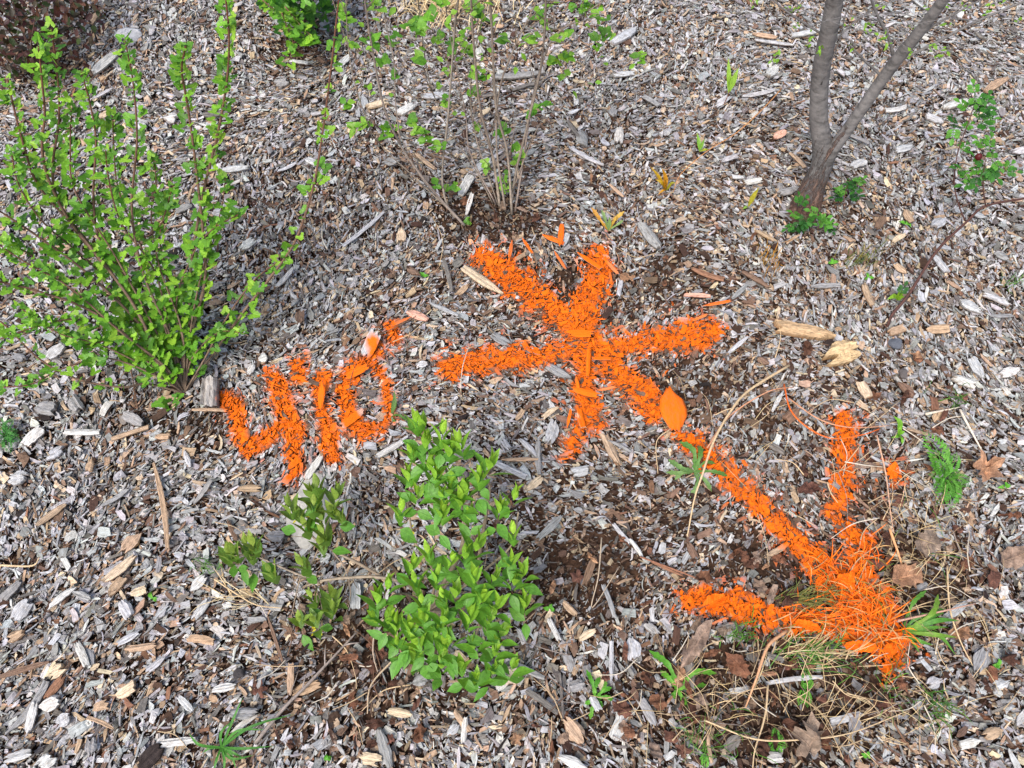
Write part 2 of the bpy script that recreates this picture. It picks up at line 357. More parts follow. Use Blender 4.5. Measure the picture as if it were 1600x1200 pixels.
def chip_field(n, Lr, asp, Tr, zr, tilt, ns, size_by_brown=.35, only=None):
    """n chips as arrays: vertices (n, 4*ns, 3), colours, paint, group index, uv"""
    if only: x = RNG.uniform(-.9, 1.1, n * 14); y = RNG.uniform(.2, 1.4, n * 14)
    else: x = RNG.uniform(-2.6, 2.6, n * 2); y = RNG.uniform(-.45, 2.85, n * 2)
    px, py = proj(x, y, np.full(x.shape, .02))
    keep = (px > -330) & (px < 1930) & (py > -190) & (py < 1480)
    if only: keep &= np.max(np.stack(list(stroke_field(px, py).values())), 0) > RNG.normal(1, 5.5, len(px))
    elif Lr[1] > .02: keep &= RNG.random(len(px)) > .62 * np.clip((brown(px, py) - .45) / .4, 0, 1)
    if len(px) and Lr[1] > .03 and not only:        # the sprayed strips are finely broken wood
        sf = stroke_field(px, py); sf = np.max(np.stack([sf[k] for k in sf]), 0); keep &= (sf < -2) | (RNG.random(len(px)) < .75)
    x, y, px, py = [a[keep][:n] for a in (x, y, px, py)]
    n = len(x); b = brown(px, py)
    r = RNG.random(n); L = Lr[0] * (Lr[1] / Lr[0]) ** (r ** 1.25) * (1 - size_by_brown * b * RNG.random(n))
    Wd = L * asp[0] * (asp[1] / asp[0]) ** RNG.random(n); T = np.minimum(RNG.uniform(Tr[0], Tr[1], n), Wd * .6)
    zl = RNG.random(n); z = height(x, y) + zr[0] + (zr[1] - zr[0]) * zl * (1 - .35 * b)
    flow = 1.6 * np.sin(2.3 * x + 1.1 * y) + 1.3 * np.cos(3.1 * y - 1.7 * x + 1) + .8 * np.sin(7 * x + 5 * y); yaw = np.where(RNG.random(n) < .62, flow + RNG.normal(0, .5, n), RNG.uniform(0, 2 * np.pi, n)); pit = RNG.normal(0, tilt, n); rol = RNG.normal(0, tilt * 1.2, n)
    pit = np.clip(pit, -1.2, 1.2)
    u = np.linspace(-1, 1, ns)[None, :, None] * np.ones((n, 1, 2)); u = u + 0
    endj = RNG.uniform(-.38, .18, (n, 2, 2)); u[:, 0, :] -= endj[:, 0]; u[:, -1, :] += endj[:, 1]
    if ns > 2: u[:, 1:-1, :] += RNG.uniform(-.12, .12, (n, ns - 2, 2))
    hw = RNG.uniform(.72, 1.08, (n, ns, 2)); hw[:, 0] *= 1 - .8 * RNG.random((n, 1)) ** 3; hw[:, -1] *= 1 - .8 * RNG.random((n, 1)) ** 2.5
    v = hw * np.array([1, -1])[None, None, :]
    bend = RNG.normal(0, .05, (n, 1, 1)); side = RNG.normal(0, .045, (n, 1, 1)); cup = RNG.uniform(-.12, .12, (n, 1, 1)); twist = RNG.normal(0, .16, (n, 1, 1))
    lx = u * L[:, None, None] / 2; ly = v * Wd[:, None, None] / 2 + side * L[:, None, None] * u ** 2
    lz = bend * L[:, None, None] * u ** 2 + cup * Wd[:, None, None] + twist * u * v * Wd[:, None, None]
    lz = lz + RNG.normal(0, .07, lz.shape) * T[:, None, None]
    top = np.stack([lx, ly, lz + T[:, None, None] / 2], -1); bot = np.stack([lx * .94, ly * .9, lz - T[:, None, None] / 2], -1)
    V = np.concatenate([top[:, :, 0], top[:, :, 1], bot[:, :, 0], bot[:, :, 1]], 1)        # n, 4ns, 3
    UV = np.concatenate([V[:, :2 * ns, :2]] * 2, 1) + RNG.uniform(0, 9, (n, 1, 2))
    cr, sr = np.cos(rol), np.sin(rol); Y1 = V[..., 1] * cr[:, None] - V[..., 2] * sr[:, None]; Z1 = V[..., 1] * sr[:, None] + V[..., 2] * cr[:, None]
    c, s = np.cos(pit), np.sin(pit); X2 = V[..., 0] * c[:, None] + Z1 * s[:, None]; Z2 = -V[..., 0] * s[:, None] + Z1 * c[:, None]
    cy, sy = np.cos(yaw), np.sin(yaw); X3 = X2 * cy[:, None] - Y1 * sy[:, None]; Y3 = X2 * sy[:, None] + Y1 * cy[:, None]
    V = np.stack([X3 + x[:, None], Y3 + y[:, None], Z2 + z[:, None]], -1)
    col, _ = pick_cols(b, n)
    # paint
    paint = np.zeros((n, 4 * ns)); grp = np.full(n, -1)
    near = (px > 300) & (px < 1480) & (py > 330) & (py < 1110); idx = np.nonzero(near)[0]
    if len(idx):
        vv = V[idx]; qx, qy = proj(vv[..., 0], vv[..., 1], vv[..., 2]); fld = stroke_field(qx, qy); cf = stroke_field(px[idx], py[idx])
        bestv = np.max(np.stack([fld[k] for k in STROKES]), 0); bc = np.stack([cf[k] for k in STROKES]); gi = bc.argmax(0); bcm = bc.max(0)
        wob = (6 * np.sin(px[idx] * .11) * np.cos(py[idx] * .13) + RNG.normal(0, 4.5, len(idx))) * np.where(gi < 3, .55, 1.0)
        pv = np.clip((bestv + 3 + wob[:, None]) / 7, 0, 1) * np.where(RNG.random(len(idx)) < .22, RNG.uniform(.6, .95, len(idx)), 1.0)[:, None]                       # solid
        dust = np.clip((bestv + 24 + 2.2 * wob[:, None]) / 24, 0, 1) ** 2.2 * RNG.uniform(.2, .8, len(idx))[:, None] * (RNG.random(len(idx)) < .75)[:, None]     # overspray
        exposed = (RNG.random(len(idx)) > .03) * np.clip((zl[idx] - .04) / .08, 0, 1) * (RNG.random(len(idx)) > .03)
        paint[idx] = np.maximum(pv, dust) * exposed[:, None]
        darkened = bcm > RNG.normal(3, 3, len(bcm)); col[idx[darkened]] = PAL['brown'] * RNG.uniform(.35, 1.0, (int(darkened.sum()), 1))      # stroke chips coloured darker brown, standing in for shade in the gaps
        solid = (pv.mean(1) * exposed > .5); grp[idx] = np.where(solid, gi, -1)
    return V.astype(np.float32), UV.astype(np.float32), col, paint, grp
def chip_faces(ns):
    f = [(ns + i, ns + i + 1, i + 1, i) for i in range(ns - 1)]
    ring = [ns + i for i in range(ns)] + [i for i in reversed(range(ns))]
    for a, b in zip(ring, ring[1:] + ring[:1]): f.append((a, a + 2 * ns, b + 2 * ns, b))
    return np.array(f)
def np_object(name, blocks, mat):
    """blocks: list of (V, UV, col, paint, faces)"""
    VV, FF, CC, PP, UU = [], [], [], [], []; off = 0
    for (V, UV, col, paint, fc) in blocks:
        n, k = V.shape[:2]
        if not n: continue
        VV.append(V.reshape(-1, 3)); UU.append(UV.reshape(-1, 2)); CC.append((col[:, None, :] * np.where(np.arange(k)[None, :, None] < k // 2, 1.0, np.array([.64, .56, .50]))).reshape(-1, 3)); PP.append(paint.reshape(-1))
        FF.append((fc[None] + (np.arange(n) * k)[:, None, None] + off).reshape(-1, 4)); off += n * k
    VV, FF, CC, PP, UU = map(np.concatenate, (VV, FF, CC, PP, UU))
    me = bpy.data.meshes.new(name); me.vertices.add(len(VV)); me.vertices.foreach_set('co', VV.astype(np.float32).ravel())
    me.loops.add(FF.size); me.loops.foreach_set('vertex_index', FF.astype(np.int32).ravel())
    me.polygons.add(len(FF)); me.polygons.foreach_set('loop_start', np.arange(0, FF.size, 4, dtype=np.int32))
    me.polygons.foreach_set('use_smooth', np.zeros(len(FF), bool))
    me.update(calc_edges=True); me.materials.append(mat)
    c = np.ones((len(VV), 4), np.float32); c[:, :3] = CC; me.color_attributes.new('Col', 'FLOAT_COLOR', 'POINT').data.foreach_set('color', c.ravel())
    me.attributes.new('paint', 'FLOAT', 'POINT').data.foreach_set('value', PP.astype(np.float32))
    me.uv_layers.new(name='UVMap').data.foreach_set('uv', UU[FF.ravel()].astype(np.float32).ravel())
    o = bpy.data.objects.new(name, me); C.objects.link(o); return o

fields = []
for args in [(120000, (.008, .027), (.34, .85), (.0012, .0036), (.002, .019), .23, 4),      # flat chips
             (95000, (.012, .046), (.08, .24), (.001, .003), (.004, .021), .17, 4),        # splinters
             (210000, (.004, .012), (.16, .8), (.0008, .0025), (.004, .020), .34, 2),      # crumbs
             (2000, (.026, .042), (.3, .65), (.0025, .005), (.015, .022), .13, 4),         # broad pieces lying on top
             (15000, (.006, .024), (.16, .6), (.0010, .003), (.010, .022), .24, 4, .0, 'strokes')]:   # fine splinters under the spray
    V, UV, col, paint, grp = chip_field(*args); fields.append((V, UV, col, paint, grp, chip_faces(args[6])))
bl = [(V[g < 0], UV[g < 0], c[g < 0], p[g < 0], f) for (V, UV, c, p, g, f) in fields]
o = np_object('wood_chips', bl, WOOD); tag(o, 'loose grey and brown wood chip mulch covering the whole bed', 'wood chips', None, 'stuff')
MARKS = [('painted_digit', 'orange sprayed figure four, leftmost mark on the mulch', 'paint mark', 'orange digits sprayed on the mulch'),
         ('painted_digit', 'orange sprayed figure one between the four and the zero', 'paint mark', 'orange digits sprayed on the mulch'),
         ('painted_digit', 'orange sprayed figure zero just above the bright green leafy bush', 'paint mark', 'orange digits sprayed on the mulch'),
         ('painted_asterisk', 'big orange sprayed six-armed star on the mulch in the middle', 'paint mark', None),
         ('painted_arrow', 'orange sprayed arrow pointing to the lower right over mulch and matted grass', 'paint mark', None)]
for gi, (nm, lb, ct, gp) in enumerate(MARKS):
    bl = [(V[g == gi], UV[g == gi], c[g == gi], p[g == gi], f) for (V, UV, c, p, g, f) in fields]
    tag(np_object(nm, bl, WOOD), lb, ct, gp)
del fields


# ------------------------------------------------------------------ single larger chips
def woody(mb, p0, p1, W, T, col, rag=.25, na=6, nl=9, bend=0.0, taper=(.7, .8), paint_on=True, curve=0.0, pcol=None, solid=0.0):
    """one piece of split wood between two points: ridged along the grain, ragged at its ends"""
    p0 = np.asarray(p0, float); p1 = np.asarray(p1, float); d = p1 - p0; L = np.linalg.norm(d); d = d / L
    s = unit(np.cross(d, (0, 0, 1))); u = np.cross(s, d); roll = rnd(-.22, .22); s, u = s * math.cos(roll) + u * math.sin(roll), u * math.cos(roll) - s * math.sin(roll)
    ridge = [rnd(-.22, .22) for _ in range(na)]; e0 = [rnd(-1, 1) * rag * W for _ in range(na)]; e1 = [rnd(-1, 1) * rag * W for _ in range(na)]
    wl = [1 - (1 - taper[0]) * max(0, 1 - 3.2 * t) - (1 - taper[1]) * max(0, 3.2 * t - 2.2) + rnd(-.07, .07) for t in np.linspace(0, 1, nl)]
    top = []; bot = []; cs = []; uv = []; o = rnd(0, 9)
    for i in range(nl):
        t = i / (nl - 1)
        for j in range(na):
            a = j / (na - 1) * 2 - 1
            x = L * t + (e0[j] * (1 - t) ** 4 + e1[j] * t ** 4); yv = a * W / 2 * wl[i] + curve * L * (4 * t * (1 - t)) + rnd(-.02, .02) * W
            z = T * (.5 + ridge[j] + rnd(-.08, .08)) - T * .35 * abs(a) ** 3 + bend * L * (2 * t - 1) ** 2
            top.append(p0 + d * x + s * yv + u * z); bot.append(p0 + d * x + s * yv * .93 + u * (z - T * (1.0 if 0 < j < na - 1 else .75)))
            cs.append(np.clip(col * (1 + .5 * ridge[j] + rnd(-.07, .07)), 0, 1)); uv.append((x + o, yv + o))
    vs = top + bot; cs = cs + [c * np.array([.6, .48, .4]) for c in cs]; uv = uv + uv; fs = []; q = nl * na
    for i in range(nl - 1):
        for j in range(na - 1):
            a = i * na + j; fs.append((a, a + 1, a + na + 1, a + na)[::-1]); fs.append((q + a, q + a + 1, q + a + na + 1, q + a + na))
        a = i * na; fs.append((a, a + na, q + a + na, q + a)[::-1]); a += na - 1; fs.append((a, a + na, q + a + na, q + a))
    for j in range(na - 1):
        fs.append((j, j + 1, q + j + 1, q + j)); a = (nl - 1) * na + j; fs.append((a, a + 1, q + a + 1, q + a)[::-1])
    V = np.array(vs); pt = np.zeros(len(V))
    if paint_on:
        qx, qy = proj(V[:, 0], V[:, 1], V[:, 2]); f = stroke_field(qx, qy); pt = np.clip((np.max(np.stack(list(f.values())), 0) + 3) / 8, 0, 1)
    pt = np.maximum(pt, solid)
    mb.add(vs, fs, cs, uv, list(pt))

LAND = [((420, 650), 'the orange four'), ((508, 650), 'the orange one'), ((575, 610), 'the orange zero'), ((920, 540), 'the orange star'), ((1320, 720), 'the upper barb of the arrow'), ((1150, 950), 'the lower barb of the arrow'),
        ((1170, 780), 'the arrow shaft'), ((1385, 1000), 'the arrow tip'), ((280, 600), 'the foot of the tall currant bush'), ((120, 420), 'the left stems of the currant bush'), ((780, 320), 'the foot of the sparse grey-stemmed bush'),
        ((1260, 320), 'the tree foot'), ((1290, 120), 'the grey tree trunk'), ((1420, 90), 'the leaning tree limb'), ((1540, 240), 'the rose shoots'), ((700, 800), 'the bright leafy bush'), ((720, 1040), 'the lower edge of the bright leafy bush'),
        ((470, 830), 'the white stone'), ((350, 1150), 'the grass rosette'), ((1480, 740), 'the feathery weed'), ((1300, 540), 'the two broken wood chunks'), ((50, 80), 'the dark red bush'), ((460, 60), 'the green bush at the top edge'), ((690, 30), 'the straw clump'),
        ((930, 1085), 'the small bright weed'), ((930, 860), 'the dark crumbly patch'), ((1140, 120), 'the slim green shoot'), ((1030, 280), 'the amber seedling'), ((60, 700), 'the left edge weed'), ((60, 1080), 'the driftwood splinter'), ((1540, 740), 'the crumpled tan leaf'), ((1260, 1160), 'the broad maple leaf')]
CW = {'silver': 'silver-grey', 'pale': 'whitish', 'grey': 'grey', 'dim': 'dull grey-brown', 'tan': 'tan', 'cream': 'cream', 'brown': 'brown', 'rust': 'reddish brown', 'dark': 'dark brown', 'black': 'blackish', 'pink': 'pinkish'}
used_labels = {}
def where(px, py):
    (lx, ly), nm = min(LAND, key=lambda q: math.hypot(q[0][0] - px, q[0][1] - py)); dx, dy = px - lx, py - ly
    if math.hypot(dx, dy) < 28: return 'close beside ' + nm
    a = math.degrees(math.atan2(-dy, dx)) % 360; k = int((a + 22.5) // 45) % 8
    near = 'just ' if math.hypot(dx, dy) < 75 else ''
    return near + ['right of', 'above and right of', 'above', 'above and left of', 'left of', 'below and left of', 'below', 'below and right of'][k] + ' ' + nm
def chip_label(ck, L, asp, px, py):
    form = 'splinter' if asp < .25 else ('strip' if asp < .42 else ('chip' if asp < .75 else 'squarish chip'))
    size = 'small' if L < .036 else ('long' if L > .07 else ('large' if L > .05 else ''))
    l = ' '.join(x for x in [size, CW[ck], 'wood', form, where(px, py)] if x)
    if l in used_labels:
        for ex in ['lying nearly level', 'slightly tilted', 'with a ragged end', 'with split ends', 'half under smaller chips']:
            if l + ' ' + ex not in used_labels and len((l + ' ' + ex).split()) <= 16: l = l + ' ' + ex; break
    used_labels[l] = 1; return ' '.join(l.split()[:16])
CHIPS = """145 112 186 78 13 pale;430 130 449 127 13 grey;262 185 278 184 15 pale;336 331 371 327 20 silver;345 266 386 261 9 silver;85 391 106 384 10 tan;14 346 60 325 7 grey
575 166 604 158 12 cream;622 176 645 163 14 pale;664 150 701 147 11 silver;770 121 850 113 11 grey;800 140 846 128 6 dim;719 306 736 274 13 pale;729 336 738 303 7 pale;650 240 680 264 7 tan;535 385 600 331 6 silver
886 188 916 226 6 dim;893 232 942 258 6 silver;1002 350 1030 386 16 grey;742 268 766 250 12 silver;905 207 915 228 15 grey;955 66 992 44 15 silver;960 118 990 114 9 silver;700 295 712 300 13 brown
1176 52 1214 58 7 tan;1238 54 1284 46 8 silver;1180 62 1240 70 6 silver;1540 142 1574 122 9 tan;1473 167 1511 156 11 pale;1383 173 1415 168 7 pale;1448 180 1472 190 10 silver;1460 352 1474 342 14 silver;1218 302 1246 293 10 grey
1234 238 1258 261 6 tan;1208 214 1227 206 10 pink;1395 378 1414 366 7 cream;1555 395 1575 405 9 grey;1488 214 1496 202 9 silver;1120 165 1140 150 9 silver;1200 118 1214 104 12 pale
101 675 156 675 8 pale;175 686 233 667 7 tan;243 682 266 681 9 tan;139 737 143 717 9 tan;19 748 38 744 17 silver;75 713 96 702 15 silver;38 695 66 670 14 pale;60 637 86 640 18 grey;112 622 124 640 16 grey
240 723 262 858 7 tan;288 704 298 730 7 silver;74 558 96 540 16 silver;192 648 222 662 13 grey;478 748 502 712 11 pale;432 448 458 418 8 pale;160 790 200 765 7 grey;300 640 354 641 5 tan;405 560 419 558 13 pale;388 584 396 570 9 pale
673 474 716 493 7 silver;693 404 706 456 6 dim;636 488 668 500 12 pink;853 570 891 590 13 grey;652 570 668 568 11 silver;849 652 872 636 8 cream;806 656 818 640 8 tan;770 722 822 746 9 silver;784 718 841 717 6 tan
841 690 843 742 8 grey;812 686 838 712 8 silver;858 690 866 660 18 silver;944 680 967 726 14 tan;950 688 986 706 5 grey;893 738 918 734 15 silver;824 764 846 746 12 cream;590 712 630 690 8 pale;1005 150 1030 165 7 grey
1344 598 1358 622 13 cream;1070 461 1112 463 7 pink;1426 617 1406 600 11 brown;1138 552 1168 527 6 silver;1186 560 1200 568 10 brown;1268 448 1312 446 9 grey;1082 420 1132 437 8 rust;1160 425 1200 448 8 brown;1350 445 1362 475 10 tan
1500 470 1530 485 13 silver;1518 560 1534 588 12 silver;1490 590 1520 600 13 pale;1565 585 1590 575 12 pale;1540 460 1575 475 10 silver;1460 400 1480 425 9 silver;1390 520 1412 512 12 tan
163 908 210 870 13 cream;172 928 193 903 13 tan;76 948 116 918 10 pale;24 968 44 940 17 silver;15 998 34 988 14 tan;0 1058 78 1034 7 brown;75 1088 100 1056 11 rust;84 1052 98 1042 16 cream
64 1106 94 1092 18 pale;92 1130 108 1118 15 silver;60 1196 84 1182 17 pale;146 1106 168 1100 11 tan;251 1162 302 1156 10 pale;222 1196 250 1168 20 black;198 1014 242 1008 9 tan;183 1006 217 988 9 silver
303 966 324 938 11 silver;299 920 320 902 13 pale;418 962 442 1034 5 brown;332 1078 367 1072 10 pale;115 925 140 935 8 grey;190 940 204 965 14 silver;205 928 228 920 11 cream;120 1005 135 1040 9 pale;230 1048 256 1028 9 silver
808 1037 852 1060 8 grey;892 1074 912 1068 15 grey;955 1002 955 1066 6 silver;592 1140 610 1200 15 grey;608 1110 642 1116 11 cream;645 1068 668 1060 15 grey;823 1080 870 1114 8 dim;875 1052 881 1128 4 dim
710 1110 734 1142 9 tan;724 1160 728 1120 8 pale;984 842 1006 874 6 pale;958 818 984 848 6 silver;1018 878 1068 900 5 rust;1000 1092 1022 1132 12 grey;858 968 874 1000 8 pale;700 1148 716 1132 11 silver;776 1076 790 1066 12 pale
1140 1080 1170 1075 7 pale;1198 1068 1285 1058 6 silver;1195 870 1232 848 8 tan;1085 870 1075 848 11 brown;1450 1070 1468 1062 14 silver;1540 1150 1562 1140 12 tan;1500 1165 1530 1158 10 pale;1556 1072 1574 1064 11 silver;1070 1018 1082 1075 13 dim
1010 975 1030 990 11 grey;905 1000 930 985 10 cream;880 940 900 960 9 tan;925 1090 936 1110 10 silver;1120 985 1150 975 9 dim;905 640 912 668 9 cream;1210 140 1160 150 6 silver;1400 235 1425 228 10 silver;1330 260 1352 252 11 silver"""
CG = 'larger wood chips lying on top of the mulch'
nchip = 0; placed = []
for ln in CHIPS.replace('\n', ';').split(';'):
    a = ln.split(); x0, y0, x1, y1, wp = map(float, a[:5]); ck = a[5]
    A = G(x0, y0, rnd(.003, .008)); B = G(x1, y1, rnd(.003, .008)); L = float(np.linalg.norm(B - A)); cxp, cyp = (x0 + x1) / 2, (y0 + y1) / 2
    W = wp * pxsize(cxp, cyp) * 1.05; mb = MB()
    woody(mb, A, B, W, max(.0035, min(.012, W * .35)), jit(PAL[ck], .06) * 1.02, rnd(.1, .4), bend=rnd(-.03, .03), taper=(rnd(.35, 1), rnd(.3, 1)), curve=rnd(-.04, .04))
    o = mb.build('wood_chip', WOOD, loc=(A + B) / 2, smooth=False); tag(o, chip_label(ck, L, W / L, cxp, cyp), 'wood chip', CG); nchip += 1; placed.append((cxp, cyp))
while nchip < 285:
    px, py = rnd(5, 1595), rnd(5, 1195)
    if any(math.hypot(px - q[0], (py - q[1])) < 30 for q in placed): continue
    fld = max(float(v) for v in [stroke_field(np.array([px]), np.array([py]))[k][0] for k in STROKES])
    if fld > -12: continue
    b = float(brown(np.array([px]), np.array([py]))[0])
    if random.random() < b * .6: continue
    ck = random.choices(['silver', 'pale', 'grey', 'tan', 'cream', 'dim', 'brown'], [5 - 3 * b, 3 - 2 * b, 4, 2 + b, 1.2, 1 + b, .4 + 3 * b])[0]
    L = rnd(.028, .052); asp = random.choice([rnd(.14, .26), rnd(.3, .5), rnd(.45, .8)]); L *= 1.35 if asp < .26 else (.8 if asp > .6 else 1)
    yaw = rnd(0, 6.28); A = G(px, py, rnd(.003, .010)); B = A + np.array([math.cos(yaw), math.sin(yaw), rnd(-.15, .15)]) * L; mb = MB(); W = L * asp
    woody(mb, A, B, W, max(.003, min(.009, W * .3)), jit(PAL[ck], .1), rnd(.1, .45), bend=rnd(-.04, .04), taper=(rnd(.3, 1), rnd(.3, 1)), curve=rnd(-.05, .05))
    o = mb.build('wood_chip', WOOD, loc=(A + B) / 2, smooth=False); tag(o, chip_label(ck, L, asp, px, py), 'wood chip', CG); nchip += 1; placed.append((px, py))

def piece(name, x0, y0, x1, y1, wp, T, col, label, cat, z0=.006, z1=.006, **k):
    A = G(x0, y0, z0); B = G(x1, y1, z1); mb = MB(); W = wp * pxsize((x0 + x1) / 2, (y0 + y1) / 2)
    woody(mb, A, B, W, T, col, **k); return tag(mb.build(name, WOOD, loc=(A + B) / 2, smooth=False), label, cat)
piece('wood_chip', 724, 418, 784, 458, 17, .006, PAL['cream'] * .9, 'broad tan wedge-shaped chip below the upper left arm of the orange star', 'wood chip', .008, .012, taper=(.8, .2), rag=.2)
piece('wood_chunk', 1216, 509, 1302, 524, 19, .018, lin(190, 160, 124), 'long tan broken wood chunk tapering to the right', 'wood chunk', .012, .004, taper=(.95, .35), rag=.3, nl=12)
piece('wood_chunk', 1296, 556, 1336, 545, 34, .024, lin(206, 178, 136), 'blocky golden broken wood chunk with a jagged end', 'wood chunk', .014, .012, taper=(.75, .8), rag=.32, nl=11, na=9)
piece('wood_block', 326, 634, 328, 590, 22, .022, lin(168, 162, 156), 'weathered ridged grey block of wood beside the currant bush foot', 'wood block', .008, .03, taper=(1, .9), rag=.12, na=9)
piece('wood_block', 786, 1055, 809, 1053, 24, .018, lin(226, 204, 186), 'small cream cube of wood below the bright leafy bush', 'wood block', .014, .014, taper=(1, 1), rag=.05)
piece('driftwood_splinter', 10, 1146, 74, 1062, 11, .008, PAL['grey'], 'long curved grey splinter at the lower left edge', 'wood splinter', taper=(.25, .9), curve=.08, nl=14)
piece('painted_chip', 571, 556, 587, 520, 20, .005, PAL['silver'], 'broad chip sprayed orange over its lower half above the zero', 'wood chip', .01, .03, taper=(.8, .9))
piece('painted_chip', 500, 640, 504, 596, 10, .003, PAL['grey'], 'oval chip sprayed solid orange in the upper part of the one', 'wood chip', .012, .016, taper=(.2, .2), solid=1.0)
piece('painted_chip', 566, 642, 536, 665, 12, .003, PAL['pink'], 'pale chip sprayed orange at its upper end on the zero', 'wood chip', .01, .014, taper=(.8, .9))
piece('painted_chip', 540, 590, 574, 572, 12, .004, PAL['grey'], 'narrow orange sprayed chip along the top of the zero', 'wood chip', .01, .02, solid=1.0)
piece('painted_chip', 903, 395, 940, 420, 8, .003, PAL['grey'], 'long orange sprayed strip at the top of the star', 'wood chip', .012, .03, solid=1.0, taper=(.2, .9))
piece('painted_chip', 878, 350, 875, 384, 9, .003, PAL['grey'], 'upright orange sprayed sliver above the star', 'wood chip', .006, .02, solid=.9, taper=(.7, .3))
piece('painted_chip', 848, 367, 880, 380, 8, .003, PAL['grey'], 'slanting orange sprayed sliver above the star', 'wood chip', .006, .014, solid=.9, taper=(.2, .8))
for (x0, y0, x1, y1, wd, lb) in [(890, 520, 926, 522, 16, 'flat orange sprayed chip at the centre of the star'), (918, 590, 920, 545, 8, 'thin upright orange sprayed splinter below the star centre'), (926, 560, 955, 560, 8, 'short orange sprayed chip right of the star centre'),
                                 (894, 608, 935, 618, 13, 'flat orange sprayed chip across the lower arm of the star'), (905, 612, 900, 590, 7, 'small orange sprayed splinter on the lower arm of the star'), (1015, 455, 1000, 428, 0, '')]:
    if lb: piece('painted_chip', x0, y0, x1, y1, wd * .8, .003, PAL['dim'], lb, 'wood chip', .010, .019, solid=.82, rag=.5)
for (x0, y0, x1, y1, wd, lb) in [(800, 376, 796, 402, 5, 'thin orange sprayed sliver above the upper left arm of the star'), (816, 372, 832, 396, 4, 'orange sprayed sliver leaning left between the two upper arms of the star'), (942, 402, 966, 428, 6, 'orange sprayed splinter right of the top of the star'),
                                 (952, 420, 956, 446, 4, 'thin upright orange sprayed splinter right of the upper arm of the star'), (866, 392, 884, 420, 5, 'orange sprayed splinter left of the top of the star'), (1084, 500, 1104, 492, 5, 'orange sprayed splinter over the right end of the star'),
                                 (1098, 478, 1142, 470, 5, 'orange stained splinter above the right end of the star'), (886, 668, 892, 640, 5, 'orange sprayed splinter left of the lowest arm of the star'), (640, 496, 612, 508, 7, 'pinkish orange stained chip above the zero'), (934, 610, 962, 604, 5, 'orange sprayed splinter right of the lower arm of the star')]:
    piece('painted_chip', x0, y0, x1, y1, wd, .003, PAL['tan'], lb, 'wood chip', .008, .018, solid=rnd(.6, .9), rag=.5, taper=(.3, .8))
# the big curled orange piece on the arrow shaft
mb = MB(); A = G(1040, 668, .012); B = G(1046, 606, .05)
woody(mb, G(1058, 670, .010), G(1046, 606, .035), 42 * pxsize(1050, 640), .007, lin(190, 150, 120), rag=.10, taper=(.45, .15), na=9, nl=8, bend=-.05, solid=.9)
tag(mb.build('painted_chip', WOOD, loc=G(1050, 640), smooth=True), 'largest piece of wood sprayed solid orange, at the upper end of the arrow', 'wood chip')

# ------------------------------------------------------------------ stones
def stone(name, px, py, wpx, hpx, T, col, label, seed=0):
    c = G(px, py); k = pxsize(px, py); rr = random.Random(seed); bm_v = []; fs = []; nu, nv = 18, 9; offs = [rr.uniform(0, 6) for _ in range(6)]
    planes = [(unit((rr.uniform(-1, 1), rr.uniform(-1, 1), rr.uniform(-.1, .9))), rr.uniform(.62, .85)) for _ in range(11)] + [(np.array([0, 0, 1.]), .72)]
    for j in range(nv + 1):
        for i in range(nu):
            th = math.pi * j / nv; ph = 2 * math.pi * i / nu; q = np.array([math.sin(th) * math.cos(ph), math.sin(th) * math.sin(ph), math.cos(th)])
            for nn, dd in planes:
                e = float(q @ nn); 
                if e > dd: q = q - nn * (e - dd)
            q = q * (1 + .05 * math.sin(5 * q[0] + offs[0]) * math.cos(4 * q[1] + offs[1]) + .03 * rr.uniform(-1, 1)); bm_v.append(c + np.array([q[0] * wpx * k / 2 * 1.2, q[1] * hpx * k / 2 * 1.3, q[2] * T]))
    for j in range(nv):
        for i in range(nu): a = j * nu + i; b = j * nu + (i + 1) % nu; fs.append((a, a + nu, b + nu, b))
    mb = MB(); mb.add(bm_v, fs, col); return tag(mb.build(name, STONE, loc=c, smooth=False), label, 'stone')
stone('stone', 484, 792, 60, 96, .024, lin(176, 173, 166), 'pale grey lump of broken concrete behind the leafy side branch', 3)
stone('stone', 200, 53, 30, 20, .022, lin(200, 200, 202), 'small white stone near the top left between bush tips', 5)
stone('stone', 1400, 536, 18, 14, .012, lin(92, 96, 104), 'small dark blue-grey pebble right of the golden wood chunk', 6)
stone('stone', 1412, 583, 12, 14, .010, lin(98, 92, 90), 'tiny dark oval pebble below the blue-grey pebble', 7)
stone('stone', 210, 846, 12, 17, .008, lin(206, 160, 110), 'small rounded tan pebble left of the tan stick', 9)
stone('stone', 374, 1052, 15, 14, .009, lin(66, 62, 62), 'small round black pebble above the grass rosette', 10)

